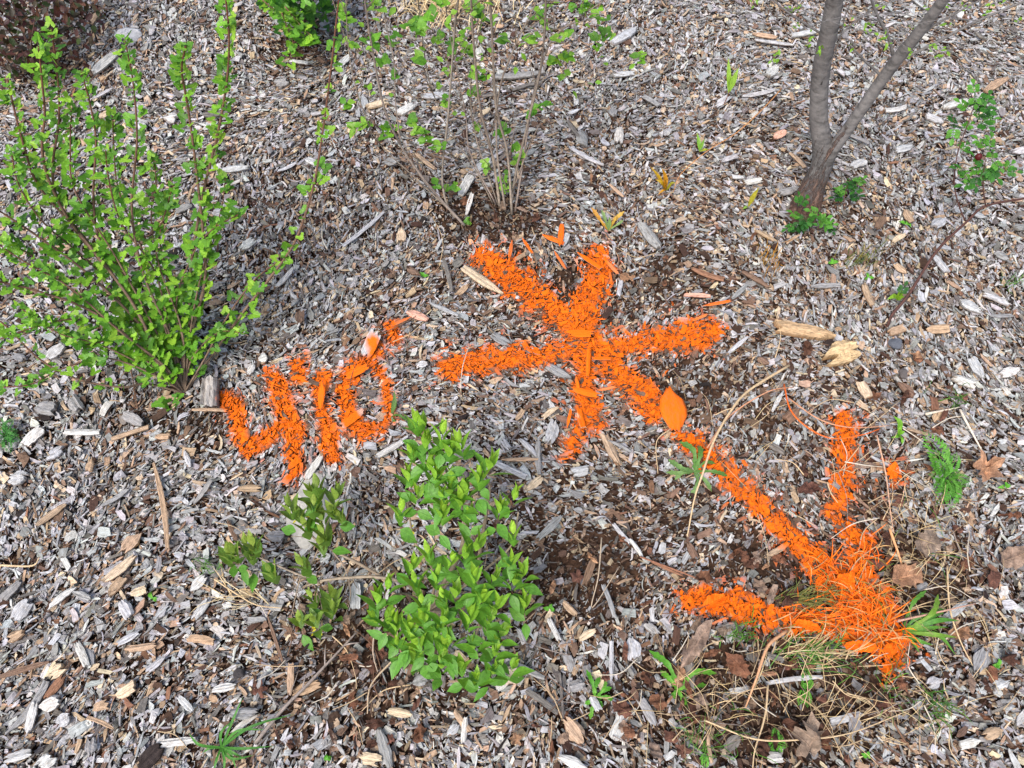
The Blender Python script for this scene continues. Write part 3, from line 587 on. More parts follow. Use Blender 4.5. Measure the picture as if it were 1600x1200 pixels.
# ------------------------------------------------------------------ dead leaves
def dead_leaf(mb, c, yaw, L, kind, col, crumple=.25, tilt=.3):
    """kind: maple (deep lobes), oval, lance; a crumpled sheet with thickness in its folds"""
    n = 28; rings = 4; rot = Matrix.Rotation(yaw, 3, 'Z') @ Matrix.Rotation(rnd(-tilt, tilt), 3, 'X') @ Matrix.Rotation(rnd(-tilt, tilt), 3, 'Y')
    ph = [rnd(0, 6.28) for _ in range(4)]; vs = []; uv = []; cs = []
    fold = rnd(-.5, .6)
    lob = [rnd(.6, 1.15) for _ in range(6)]
    def rad(th):
        if kind == 'maple':
            r = .28 + .20 * abs(math.cos(2.5 * th)) ** 1.5 * lob[int((th + math.pi) / 6.2832 * 5.99) % 6] + .04 * math.cos(15 * th)
            return r * (1.0 - .35 * abs(th) / math.pi)
        if kind == 'oval': return .5 * .62 / math.sqrt((.62 * math.cos(th)) ** 2 + math.sin(th) ** 2) * (1 + .04 * math.sin(9 * th))
        return .5 * .27 / math.sqrt((.27 * math.cos(th)) ** 2 + math.sin(th) ** 2)
    rr = [rnd(.74, 1.1) for _ in range(n)]
    vs.append(np.zeros(3)); uv.append((.5, .5)); cs.append(col)
    for k in range(1, rings + 1):
        for i in range(n):
            th = -math.pi + 2 * math.pi * i / n; r = rad(th) * k / rings * (rr[i] if k == rings else 1)
            x, y = r * math.cos(th), r * math.sin(th)
            z = crumple * (.22 * math.sin(9 * x + ph[0]) * math.cos(8 * y + ph[1]) + .13 * math.sin(17 * x - 13 * y + ph[2])) + fold * abs(y) + .4 * crumple * (r ** 2) * math.sin(3 * th + ph[3])
            vs.append(np.array([x, y, z])); uv.append((.5 + x, .5 + y)); cs.append(np.clip(np.array(col) * (1 + rnd(-.12, .12)), 0, 1))
    fs = [(0, 1 + i, 1 + (i + 1) % n) for i in range(n)]
    for k in range(rings - 1):
        for i in range(n): a = 1 + k * n + i; b = 1 + k * n + (i + 1) % n; fs.append((a, a + n, b + n, b))
    out = [c + np.array(rot @ Vector((v * L).tolist())) for v in vs]; lo = min(q[2] for q in out); dz = c[2] - .002 - lo if lo < c[2] - .006 else 0
    out = [q + np.array([0, 0, dz]) for q in out]
    qx, qy = proj(np.array([q[0] for q in out]), np.array([q[1] for q in out]), np.array([q[2] for q in out]))
    f = stroke_field(qx, qy); pt = np.clip((np.max(np.stack(list(f.values())), 0) + 2) / 8, 0, 1); pt = pt * (1 if pt.mean() > .5 else .5)
    mb.add(out, fs, cs, uv, list(pt)); return out
def dryleaf_material():
    m, n, o = newmat("dead_leaf"); col = N(n, 'ShaderNodeAttribute', attribute_name='Col').outputs['Color']; pa = N(n, 'ShaderNodeAttribute', attribute_name='paint').outputs['Fac']
    tc = N(n, 'ShaderNodeTexCoord').outputs['Object']; g1 = noise(n, tc, 90, 5, .7)
    uv = N(n, 'ShaderNodeUVMap', uv_map='UVMap').outputs[0]; sx = N(n, 'ShaderNodeSeparateXYZ'); n.links.new(uv, sx.inputs[0])
    av = mathn(n, 'ABSOLUTE', mathn(n, 'SUBTRACT', sx.outputs[1], .5)); vs_ = mathn(n, 'SINE', mathn(n, 'MULTIPLY', mathn(n, 'SUBTRACT', sx.outputs[0], mathn(n, 'MULTIPLY', av, .8)), 52.0))
    vein = mathn(n, 'MAXIMUM', mathn(n, 'MULTIPLY', mathn(n, 'SUBTRACT', vs_, .8), 4.0, True), mathn(n, 'SUBTRACT', 1.0, mathn(n, 'MULTIPLY', av, 40.0, True), True))
    g3 = noise(n, tc, 28, 4, .6)
    c = mixc(n, 1.0, col, ramp(n, g1, [(.3, .5), (.7, 1.35)]), 'MULTIPLY'); c = mixc(n, 1.0, c, ramp(n, g3, [(.3, (.55, .5, .48)), (.7, (1.3, 1.28, 1.25))]), 'MULTIPLY')
    c = mixc(n, mathn(n, 'MULTIPLY', vein, .5), c, mixc(n, 1.0, c, (1.7, 1.6, 1.5), 'MULTIPLY')); g1 = mathn(n, 'ADD', g1, mathn(n, 'MULTIPLY', vein, .4)); c = mixc(n, mathn(n, 'MULTIPLY', mathn(n, 'SUBTRACT', mathn(n, 'ADD', pa, mathn(n, 'MULTIPLY', mathn(n, 'SUBTRACT', g1, .5), .5)), .3), 2.0, True), c, ORANGE)
    b = principled(n, o, c, .7, .25, g1, .9, .003); return m
DEAD = dryleaf_material()
DC = {'brown': lin(120, 84, 64), 'tan': lin(168, 132, 104), 'reddish': lin(112, 78, 66), 'grey-brown': lin(140, 122, 108), 'dark brown': lin(84, 58, 46)}
LG = 'dead leaves scattered over the mulch'
def put_leaf(px, py, L, kind, ck, label=None, yaw=None, crumple=None, dz=.004, solid=False):
    c = G(px, py, dz); mb = MB(); dead_leaf(mb, c, rnd(0, 6.28) if yaw is None else yaw, L, kind, jit(DC[ck], .1) if not solid else DC[ck], rnd(.35, .8) if crumple is None else crumple)
    if solid: mb.p = [1.0] * len(mb.p)
    if not label:
        label = f"{'large ' if L > .07 else ('small ' if L < .04 else '')}{ck} dead {dict(maple='lobed', oval='oval', lance='narrow')[kind]} leaf {where(px, py)}"
        if label in used_labels:
            label = next((ex + ' ' + label for ex in ('folded', 'flat', 'twisted', 'torn', 'blotchy', 'curled', 'crumpled', 'shrivelled') if ex + ' ' + label not in used_labels), label)
    used_labels[label] = 1
    return tag(mb.build('dead_leaf', DEAD, loc=c), ' '.join(label.split()[:16]), 'dead leaf', LG)
put_leaf(1262, 1160, .105, 'maple', 'grey-brown', 'broad dull tan maple leaf with lobes lying near the bottom edge', 1.4, .45, .008)
put_leaf(1412, 902, .085, 'oval', 'tan', 'wide tan dead leaf right of the orange arrow head', .2, .3, .012)
put_leaf(1446, 850, .085, 'oval', 'grey-brown', 'pale grey-brown dead leaf above the wide tan leaf', .7, .3, .01)
put_leaf(1535, 735, .10, 'maple', 'tan', 'crumpled tan dead leaf right of the feathery weed', .4, .6, .012)
put_leaf(1582, 872, .075, 'oval', 'grey-brown', 'grey-brown scalloped dead leaf at the right edge', .3, .3)
put_leaf(1552, 905, .045, 'oval', 'reddish', 'reddish round dead leaf near the right edge', .9, .2)
put_leaf(1085, 1010, .12, 'lance', 'grey-brown', 'long pale grey-brown dead leaf below the lower arrow barb', .9, .3, .01)
put_leaf(1150, 1040, .06, 'oval', 'brown', 'folded brown dead leaf left of the matted grass', 2.3, .5, .01)
put_leaf(1262, 766, .055, 'oval', 'reddish', 'reddish brown dead leaf between arrow shaft and upper barb', .3, .4)
put_leaf(902, 903, .042, 'maple', 'reddish', 'small reddish lobed dead leaf in the dark crumbly patch', 1.2, .3)
put_leaf(1348, 727, .062, 'lance', 'grey-brown', 'narrow grey dead leaf lying across the upper arrow barb', 0.05, .2, .018)
put_leaf(1330, 910, .05, 'lance', 'grey-brown', 'narrow grey dead leaf upright on the orange arrow head', 1.5, .2, .02)
put_leaf(1205, 930, .055, 'lance', 'grey-brown', 'curled grey dead leaf crossing the lower orange barb', 1.1, .4, .02)
put_leaf(1392, 1014, .035, 'oval', 'grey-brown', 'small grey-pink dead leaf on the orange arrow tip', .1, .2, .02)
put_leaf(1500, 990, .05, 'oval', 'tan', 'curled tan dead leaf right of the dandelion clump', .1, .4)
put_leaf(1395, 738, .045, 'oval', 'brown', 'lone orange sprayed leaf right of the upper barb', 1.2, .2, .012, True)
put_leaf(1345, 1010, .08, 'lance', 'brown', 'long leaf sprayed orange just above the arrow tip', 3.1, .15, .022, True)
put_leaf(1260, 978, .07, 'lance', 'brown', 'long leaf sprayed orange on the lower barb', 2.8, .15, .02, True)
put_leaf(1318, 906, .045, 'oval', 'brown', 'broad leaf sprayed orange in the middle of the arrow head', .2, .15, .018, True)
put_leaf(1080, 685, .032, 'oval', 'brown', 'small leaf sprayed orange below the largest orange chip', 1.5, .15, .014, True)
put_leaf(1118, 940, .05, 'oval', 'brown', 'leaf sprayed orange at the left end of the lower barb', .4, .3, .012, True)
put_leaf(1100, 905, .045, 'oval', 'brown', 'curled brown dead leaf above the left end of the lower barb', .1, .6, .012)
put_leaf(545, 1028, .05, 'lance', 'brown', 'curled brown dead leaf below the leafy bush side branch', .1, .5, .01)
put_leaf(655, 0 + 1148, .04, 'oval', 'brown')
def gauss_pt(zone):
    x, y, sx, sy = zone; return random.gauss(x, sx), random.gauss(y, sy)
ZONES = [((1250, 1080, 170, 70), 72), ((1330, 850, 90, 70), 22), ((1480, 850, 70, 90), 24), ((1180, 900, 80, 50), 10), ((540, 1000, 60, 40), 20), ((620, 1120, 120, 40), 12), ((1350, 640, 80, 50), 16), ((980, 1130, 90, 40), 14), ((880, 880, 80, 40), 6), ((1100, 430, 80, 40), 5), ((790, 320, 60, 25), 6)]
for zn, cnt in ZONES:
    k = 0
    while k < cnt:
        px, py = gauss_pt(zn)
        if not (5 < px < 1595 and 5 < py < 1195): continue
        if max(float(v[0]) for v in stroke_field(np.array([px]), np.array([py])).values()) > -8: k += 1; continue
        put_leaf(px, py, rnd(.020, .048), random.choice(['oval', 'maple', 'lance', 'lance']), random.choices(list(DC), [5, 2, 3, 3, 4])[0]); k += 1

# ------------------------------------------------------------------ twigs and dry stalks
SG = 'dry stalks lying over the mulch'
def stalk(pts, rpx, ck, label, name='dry_stalk', cat='stalk', dz=.006, group=SG, z=None, mat=None, paint=0.0, side=None):
    z = z or [0] * len(pts); W = [G(x, y, dz + q) for (x, y), q in zip(pts, z)]; k = pxsize(*pts[len(pts) // 2]); W = smooth(W, 5); mb = MB()
    rpx *= .78; tube(mb, W, [rpx * k * 1.15, rpx * k, rpx * k * .55], 6, tuple(np.clip(ck * .9, 0, 1)), paint, rough=.12)
    for (i, ang, ln) in (side or []):
        b = W[int(i * (len(W) - 1))]; d = unit(W[min(len(W) - 1, int(i * (len(W) - 1)) + 1)] - b); s = np.array([-d[1], d[0], 0]); e = b + (d * math.cos(ang) + s * math.sin(ang)) * ln
        tube(mb, smooth([b, (b + e) / 2 + np.array([0, 0, .005]), e], 3), [rpx * k * .6, rpx * k * .3], 5, tuple(ck), paint)
    return tag(mb.build(name, mat or STRAW, loc=W[0]), label, cat, group)
TW = lin(150, 138, 130); ST = lin(214, 186, 146); BR = lin(120, 90, 70)
stalk([(398, 1162), (440, 1110), (480, 1070), (508, 1040), (560, 985)], 3.0, TW, 'long crooked grey twig from the grass rosette up to the leafy bush', 'twig', 'twig', .012, 'bare twigs on the mulch', mat=STEM, side=[(.75, .8, .04), (.9, -.7, .03), (.45, .6, .03)])
stalk([(1233, 571), (1170, 610), (1140, 645), (1115, 690), (1098, 740), (1085, 780), (1074, 838)], 2.2, ST, 'long pale bent stalk arching across the arrow shaft', dz=.02, z=[0, .03, .05, .05, .04, .02, 0], side=[(.3, -.5, .05)])
stalk([(1225, 600), (1235, 640), (1262, 668), (1300, 685), (1345, 680), (1375, 670)], 1.4, lin(235, 110, 40), 'curved orange stained stalk over the upper barb', dz=.02, z=[0, .02, .02, .02, .02, .01])
stalk([(1105, 700), (1140, 650), (1200, 612), (1240, 605)], 1.4, lin(206, 150, 116), 'thin pinkish stalk beside the long pale bent stalk', dz=.02, z=[0, .02, .03, .01])
stalk([(1232, 622), (1280, 655), (1330, 668), (1390, 665)], 1.2, lin(206, 150, 116), 'thin pinkish stalk above the upper barb', dz=.02, z=[0, .02, .02, .01])
stalk([(1222, 138), (1190, 172), (1150, 208), (1105, 236), (1064, 272), (1052, 300)], 1.0, lin(196, 138, 86), 'long orange-brown stalk right of the amber seedling', dz=.015, z=[.02, .04, .05, .05, .03, 0], group=None)
stalk([(1500, 640), (1535, 706)], 2.0, lin(226, 214, 196), 'straight whitish stalk above the crumpled tan leaf')
stalk([(1446, 647), (1500, 636)], 2.0, lin(214, 200, 180), 'short pale stalk joining the top of the whitish stalk')
stalk([(1403, 970), (1450, 960), (1525, 943)], 1.8, lin(190, 150, 130), 'pinkish stalk across the dandelion clump', dz=.03)
stalk([(1480, 885), (1484, 950), (1500, 1000), (1520, 1040)], 1.4, ST, 'bent tan stalk right of the dandelion clump', dz=.015)
stalk([(1230, 985), (1200, 1010), (1182, 1060), (1165, 1105)], 2.6, lin(210, 160, 120), 'thick tan stalk running down from the lower barb', dz=.02, z=[0, .02, .02, 0])
stalk([(1200, 1070), (1195, 1120), (1180, 1170), (1176, 1200)], 1.6, ST, 'upright tan stalk near the bottom edge', dz=.015)
stalk([(1100, 1125), (1180, 1155), (1260, 1155), (1330, 1145), (1420, 1110)], 1.3, ST, 'long tan stalk curving over the broad maple leaf', dz=.025)
stalk([(1385, 1085), (1395, 1125), (1425, 1175)], 2.2, BR, 'dark brown stick right of the broad maple leaf', dz=.012)
stalk([(1390, 826), (1402, 860), (1412, 892)], 2.0, lin(230, 170, 120), 'pale orange stalk above the wide tan leaf', dz=.02)
stalk([(1370, 680), (1384, 740), (1390, 790), (1396, 830)], 1.3, lin(214, 170, 140), 'thin vertical stalk right of the upper barb', dz=.02)
stalk([(940, 840), (935, 900), (925, 950), (968, 885)], 1.2, lin(190, 170, 146), 'thin looped stalk over the dark crumbly patch', dz=.015)
stalk([(585, 980), (583, 1020), (590, 1050)], 1.6, lin(180, 160, 140), 'curved bare twig left of the lowest leaves', 'twig', 'twig', .02, 'bare twigs on the mulch')
stalk([(620, 1025), (580, 1070), (574, 1115)], 1.6, lin(200, 176, 146), 'pale kinked stalk below the leafy bush', dz=.015)
stalk([(335, 905), (365, 925), (400, 945), (440, 950)], 1.3, ST, 'tan stalk beside the small tuft near the left side shoots', dz=.012)
stalk([(0, 883), (50, 884), (62, 870)], 1.6, ST, 'curved tan stalk at the left edge', dz=.012)
stalk([(170, 500), (200, 560), (215, 640)], 1.2, BR, 'thin brown stick under the currant bush')
stalk([(1000, 870), (1080, 900), (1130, 925)], 1.6, lin(150, 104, 80), 'reddish brown stick left of the lower barb', dz=.012)
stalk([(1048, 670), (1026, 690), (1028, 740)], 1.0, ST, 'fine pale stalk below the largest orange chip', dz=.015)
stalk([(560, 540), (600, 520), (640, 500), (672, 478)], 1.0, BR, 'fine brown stalk right of the orange zero', dz=.01)
for k in range(190):
    zx, zy, sx, sy = random.choice([(1260, 1080, 150, 70), (1260, 1080, 150, 70), (1430, 930, 80, 110), (1330, 720, 90, 80), (560, 1030, 60, 60), (960, 1080, 120, 60), (800, 700, 420, 300)])
    px, py = random.gauss(zx, sx), random.gauss(zy, sy)
    if not (5 < px < 1595 and 5 < py < 1195): continue
    a = rnd(0, 6.28); L = rnd(25, 90); c = rnd(-.35, .35)
    pts = [(px, py), (px + L * .5 * math.cos(a), py + L * .5 * math.sin(a)), (px + L * math.cos(a + c), py + L * math.sin(a + c))]
    cn, cc = random.choice([('tan', ST), ('tan', lin(196, 170, 134)), ('pale', lin(216, 204, 184)), ('brown', BR), ('grey', TW)])
    lb = f"{'long' if L > 60 else 'short'} {cn} stalk {where(px, py)}"; 
    if lb in used_labels: lb = next((e + ' ' + lb for e in ('bent', 'straighter', 'thin', 'crooked', 'frayed', 'slender') if e + ' ' + lb not in used_labels), lb)
    used_labels[lb] = 1
    stalk(pts, rnd(.5, 1.05), cc, ' '.join(lb.split()[:16]), dz=rnd(.008, .02))

# ================================================================== plants
def path(pts, zs, k=5):
    """photo pixels with a height above the ground each -> smooth world curve"""
    if len(zs) != len(pts): zs = np.interp(np.linspace(0, 1, len(pts)), np.linspace(0, 1, len(zs)), zs)
    W = [P(x, y, z + .012) for (x, y), z in zip(pts, zs)]
    return smooth(W, k)
def along(W, t):
    f = t * (len(W) - 1); i = min(int(f), len(W) - 2); return W[i] + (W[i + 1] - W[i]) * (f - i), unit(W[i + 1] - W[i])
def length(W): return sum(np.linalg.norm(b - a) for a, b in zip(W, W[1:]))
UPV = unit((0, .18, 1))
def rdir(): return unit([random.gauss(0, 1) for _ in range(3)])

# ---- tall currant bush at the left
base = G(287, 612)
bush = empty('currant_bush', base, 'tall currant bush with many upright stems of small bright lobed leaves at the left', 'bush')
fol = MB(); CUR = [lin(114, 166, 48), lin(96, 150, 44), lin(136, 182, 58), lin(78, 128, 40)]
def currant_cluster(p, d, n, size):
    for q in range(n):
        o = unit(d * .35 + rdir() * .9 + np.array([0, 0, .35])); nrm = unit(np.array([0, -.12, 1]) + rdir() * .35)
        o = unit(o - nrm * np.dot(o, nrm) * .7); L = size * rnd(.6, 1.3)
        lobed(fol, p + o * L * rnd(.15, .5), o, nrm, L, tuple(jit(random.choice(CUR), .14)), True, 3, rnd(.1, .3))
def currant_stem(pts, zs, r0, r1, dens=1.0, size=.0225, start=.12, redtip=True):
    W = path(pts, zs); L = length(W); mb = MB(); n = len(W)
    cols = [tuple(lin(122, 106, 90) * (1 - t) + (lin(98, 60, 44) if redtip else lin(120, 96, 78)) * t) for t in np.linspace(0, 1, n)]
    tube(mb, W, [r0, (r0 + r1) / 2, r1], 6, cols, rough=.1); mb.build('stem', STEM, bush)
    k = int(L / .030 * dens)
    for i in range(k):
        t = start + (1 - start) * (i + rnd(0, .8)) / k; p, d = along(W, min(t, .999)); currant_cluster(p, d, random.choice([2, 2, 3, 4]), size * (1.08 - .35 * t))
    p, d = along(W, .998); currant_cluster(p, d, 4, size * .7)
B = (288, 614)
for pts, zs, r0, r1, dn in [
    ([B, (250, 560), (205, 470), (120, 360), (80, 300), (45, 330), (32, 240), (20, 170), (12, 125)][:4] + [(60, 290), (38, 230), (22, 170), (12, 125)], [0, .10, .22, .34, .42, .5, .56, .6], .006, .0018, .95),
    ([B, (250, 540), (200, 460), (120, 362), (80, 290), (66, 235), (70, 180), (66, 130), (60, 72)], [0, .08, .2, .34, .44, .52, .58, .64, .7], .006, .0018, 1.0),
    ([B, (240, 530), (170, 420), (100, 330), (82, 270), (92, 190), (90, 120), (80, 45)], [0, .1, .24, .38, .46, .56, .64, .72], .0055, .0016, .9),
    ([B, (262, 540), (210, 450), (158, 380), (146, 310), (150, 220), (140, 160), (127, 112)], [0, .1, .2, .32, .42, .54, .6, .65], .005, .0016, 1.0),
    ([B, (268, 530), (225, 430), (206, 330), (214, 220), (208, 130), (195, 62)], [0, .12, .28, .42, .56, .65, .72], .005, .0015, 1.1),
    ([B, (300, 520), (320, 440), (318, 370), (306, 260), (294, 170), (284, 110), (290, 72)], [0, .12, .24, .34, .48, .58, .66, .7], .0055, .002, 1.15),
    ([B, (296, 500), (298, 420), (318, 300), (340, 210), (354, 130), (358, 60), (352, -10)], [0, .14, .26, .42, .55, .64, .72, .79], .0055, .002, 1.15),
    ([B, (342, 540), (382, 485), (425, 430), (462, 375), (490, 290), (505, 200), (518, 100), (530, -8)], [0, .07, .16, .25, .33, .43, .53, .63, .72], .005, .0018, .62),
    ([B, (230, 600), (190, 605), (120, 592), (60, 560), (10, 510), (-30, 480)], [0, .06, .09, .13, .17, .21, .24], .0045, .0018, .6),
    ([B, (250, 590), (170, 560), (100, 575), (50, 600), (5, 605)], [0, .08, .14, .17, .18, .19], .0035, .0016, .9),
    ([B, (240, 560), (150, 490), (60, 455), (0, 440), (-40, 420)], [0, .12, .24, .32, .36, .4], .005, .0018, 1.25),
    ([B, (230, 540), (130, 500), (60, 510), (0, 530)], [0, .1, .2, .24, .26], .004, .0016, 1.1),
    ([B, (230, 520), (140, 430), (60, 370), (0, 330), (-40, 300)], [0, .14, .28, .38, .44, .48], .005, .0018, 1.1),
    ([B, (262, 500), (240, 420), (190, 350), (170, 280), (165, 235)], [0, .16, .28, .4, .5, .55], .004, .0015, 1.0),
    ([B, (280, 520), (262, 440), (250, 370), (262, 320), (270, 290)], [0, .12, .24, .34, .4, .44], .0035, .0014, .9),
    ([B, (320, 560), (352, 500), (395, 440), (440, 405)], [0, .08, .14, .2, .24], .0035, .0014, .9),
    ([B, (300, 560), (340, 520), (380, 520)], [0, .08, .13, .14], .0028, .0013, 1.2),
    ([B, (270, 540), (215, 500), (170, 530), (130, 540)], [0, .1, .16, .17, .18], .003, .0014, 1.2),
    ([B, (285, 530), (276, 470), (300, 400), (330, 360), (372, 335)], [0, .12, .2, .3, .36, .4], .0032, .0013, .8),
    ([B, (230, 530), (150, 420), (70, 350), (30, 290), (18, 240)], [0, .12, .26, .38, .46, .5], .0035, .0014, 1.1), ([B, (245, 520), (180, 400), (118, 300), (110, 230), (112, 170)], [0, .14, .3, .44, .52, .57], .0035, .0014, 1.1),
    ([B, (260, 520), (226, 400), (186, 300), (178, 230), (176, 180)], [0, .14, .3, .44, .52, .56], .0032, .0013, 1.1), ([B, (225, 560), (130, 470), (50, 400), (10, 380)], [0, .12, .24, .32, .36], .0035, .0014, 1.3),
    ([B, (285, 520), (250, 420), (236, 340), (244, 290), (240, 250)], [0, .14, .28, .38, .44, .48], .003, .0012, 1.1), ([B, (240, 580), (160, 540), (90, 520), (30, 480)], [0, .08, .16, .22, .26], .003, .0013, 1.3), ([B, (300, 500), (322, 400), (345, 330), (352, 280)], [0, .16, .3, .38, .44], .003, .0012, .9),
    ([B, (255, 570), (190, 520), (110, 450), (40, 410), (-20, 370)], [0, .1, .2, .3, .36, .42], .004, .0015, 1.2)]:
    currant_stem(pts, zs, r0 * .72, r1 * .75, dn * 1.15)
for k in range(20):      # short side shoots low in the bush
    px, py = random.gauss(215, 85), random.gauss(470, 65); z = rnd(.08, .2); p = P(px, py, z)
    for q in range(2): currant_cluster(p + rdir() * .012, UPV, 3, rnd(.018, .026))
fol.build('foliage', LEAF, bush)

# ---- sparse grey-stemmed bush, top centre
base = G(785, 325); b2 = empty('sparse_bush', base, 'sparse bush of thin bare grey stems with few new leaves at the top centre', 'bush')
fol = MB()
for pts, zs, r0, r1 in [
    ([(781, 322), (774, 270), (766, 227), (750, 167), (740, 67), (736, 0), (730, -70)], [0, .08, .16, .3, .5, .62, .74], .0055, .003),
    ([(800, 335), (793, 240), (776, 173), (771, 100), (766, 0), (760, -60)], [0, .16, .3, .44, .62, .72], .005, .003),
    ([(798, 325), (806, 270), (815, 233), (826, 187), (843, 117), (851, 50), (853, 0), (858, -60)], [0, .08, .16, .26, .4, .54, .63, .73], .005, .003),
    ([(726, 352), (693, 317), (660, 277), (626, 227), (600, 167), (583, 83), (570, 0), (560, -60)], [0, .05, .12, .2, .32, .46, .6, .7], .0055, .0025),
    ([(712, 342), (696, 313), (691, 267), (700, 183), (710, 50), (716, 0), (722, -60)], [0, .05, .12, .28, .5, .6, .7], .0045, .003),
    ([(790, 330), (776, 230), (780, 143), (800, 83), (820, 40), (850, -20)], [0, .18, .34, .46, .54, .64], .004, .002),
    ([(805, 330), (822, 220), (833, 150), (860, 67), (906, 27), (960, -10)], [0, .16, .28, .42, .5, .56], .004, .0016),
    ([(775, 320), (735, 240), (728, 183), (716, 120), (704, 60), (690, -30)], [0, .14, .24, .36, .46, .6], .003, .0015),
    ([(778, 320), (745, 220), (735, 150), (742, 80), (755, 20), (760, -30)], [0, .16, .28, .42, .52, .6], .0028, .0015),
    ([(726, 350), (640, 270), (590, 220), (560, 150), (545, 80), (540, -10)], [0, .12, .2, .32, .42, .56], .0025, .0013),
    ([(770, 318), (740, 260), (700, 200), (672, 130), (660, 60), (652, -20)], [0, .1, .2, .32, .44, .56], .0025, .0013),
    ([(626, 227), (618, 160), (616, 100), (602, 30), (598, -30)], [.2, .32, .42, .52, .62], .0024, .0013),
    ([(795, 300), (750, 200), (720, 170), (700, 165)], [.04, .22, .26, .27], .002, .001),
    ([(800, 300), (840, 200), (880, 150), (930, 110), (1000, 90)], [.04, .2, .26, .3, .32], .002, .001)]:
    mb = MB(); W = path(pts, zs); r0 *= .72; r1 *= .68; tube(mb, W, [r0, (r0 + r1) / 2, r1], 6, tuple(jit(lin(146, 134, 122), .1)), rough=.16); mb.build('stem', STEM, b2)
    L = length(W)
    for i in range(int(L / .045)):                                         # little bare twigs
        p, d = along(W, rnd(.15, .98)); o = unit(d + rdir() * .7); e = p + o * rnd(.03, .12); tw = MB(); tube(fol, [p, (p + e) / 2 + rdir() * .004, e], [.0011, .0006], 4, tuple(lin(150, 136, 124)))
    for i in range(int(L / .12)):
        p, d = along(W, rnd(.55, .98)); tips_ = [p + rdir() * .03 for _ in range(2)]
        for q_ in tips_: o = unit(rdir() + np.array([0, 0, .4])); leaf(fol, q_, o, unit(np.array([0, -.2, 1]) + rdir() * .5), rnd(.014, .024), rnd(.009, .014), OVATE, tuple(jit(lin(124, 172, 56), .12)), .3, .12)
def ovate_cluster(f, p, d, pairs, L, cols, spread=.8, prof=OVATE, asp=.5, open_=.75):
    """an upright shoot end: opposite pairs of pointed leaves, smaller and steeper towards the tip"""
    d, s, u = frame(d, (.1, -1, .3)); a = rnd(0, 1.5)
    for i in range(pairs):
        t = i / max(1, pairs - 1); aa = a + i * math.pi / 2
        for sg in (0, math.pi):
            o = s * math.cos(aa + sg) + u * math.sin(aa + sg); sp = spread * (open_ * 1.25 - .85 * t) + rnd(-.12, .12)
            dd = unit(d * math.cos(sp) + o * math.sin(sp)); LL = L * (1.05 - .42 * t) * rnd(.85, 1.15)
            nr = unit(d * math.sin(sp) - o * math.cos(sp) + rdir() * .18); c = cols[0] * (1 - t) + cols[1] * t
            leaf(f, p + d * L * .30 * i + o * L * .06, dd, nr, LL, LL * asp * rnd(.85, 1.15), prof, tuple(jit(c, .12)), rnd(.1, .5), rnd(.10, .3))
for (px, py, z, n) in [(640, 190, .26, 3), (655, 205, .25, 4), (615, 195, .26, 2), (603, 208, .26, 2), (670, 218, .23, 3), (684, 232, .22, 1), (705, 292, .06, 3), (755, 262, .12, 2), (806, 240, .14, 2), (812, 255, .12, 2), (790, 296, .06, 2),
        (545, 30, .5, 3), (580, 62, .48, 3), (592, 10, .58, 2), (650, 32, .5, 3), (672, 24, .54, 3), (690, 10, .56, 2), (738, 18, .56, 3), (745, 30, .54, 2), (718, 62, .46, 2), (735, 82, .44, 2), (842, 32, .54, 2), (836, 56, .5, 2), (868, 95, .4, 2),
        (886, 84, .4, 2), (828, 172, .28, 2), (846, 168, .28, 1), (790, 205, .22, 2), (700, 160, .3, 1), (618, 115, .4, 1), (662, 92, .42, 2), (540, 165, .3, 2), (556, 195, .26, 2), (930, 65, .4, 3), (950, 55, .4, 2), (900, 20, .52, 2), (917, 8, .54, 3),
        (712, 72, .44, 2), (745, 125, .36, 2), (1000, 90, .32, 2), (655, 45, .5, 2), (640, 42, .5, 2), (790, 60, .46, 1), (880, 55, .46, 2), (620, 65, .44, 1), (690, 55, .46, 3), (785, 272, .08, 1), (728, 348, .01, 1), (680, 285, .1, 1), (745, 200, .2, 1), (575, 195, .26, 2), (740, 150, .3, 2), (600, 100, .4, 2), (545, 70, .42, 2), (535, 12, .5, 3), (880, 120, .34, 1), (940, 30, .46, 2)]:
    p = P(px, py, z)
    for q in range(n + 2):
        o = unit(rdir() + np.array([0, 0, .4])); L = rnd(.017, .028); nr = unit(np.array([0, -.2, 1]) + rdir() * .4); o = unit(o - nr * np.dot(o, nr) * .8)
        c = tuple(jit(random.choice([lin(104, 158, 44), lin(82, 134, 38), lin(124, 170, 56)]), .1))
        if random.random() < .5: lobed(fol, p + rdir() * .008, o, nr, L, c)
        else: leaf(fol, p + rdir() * .008, o, nr, L * 1.1, L * .8, OVATE, c, .3, .12)
fol.build('foliage', LEAF, b2)

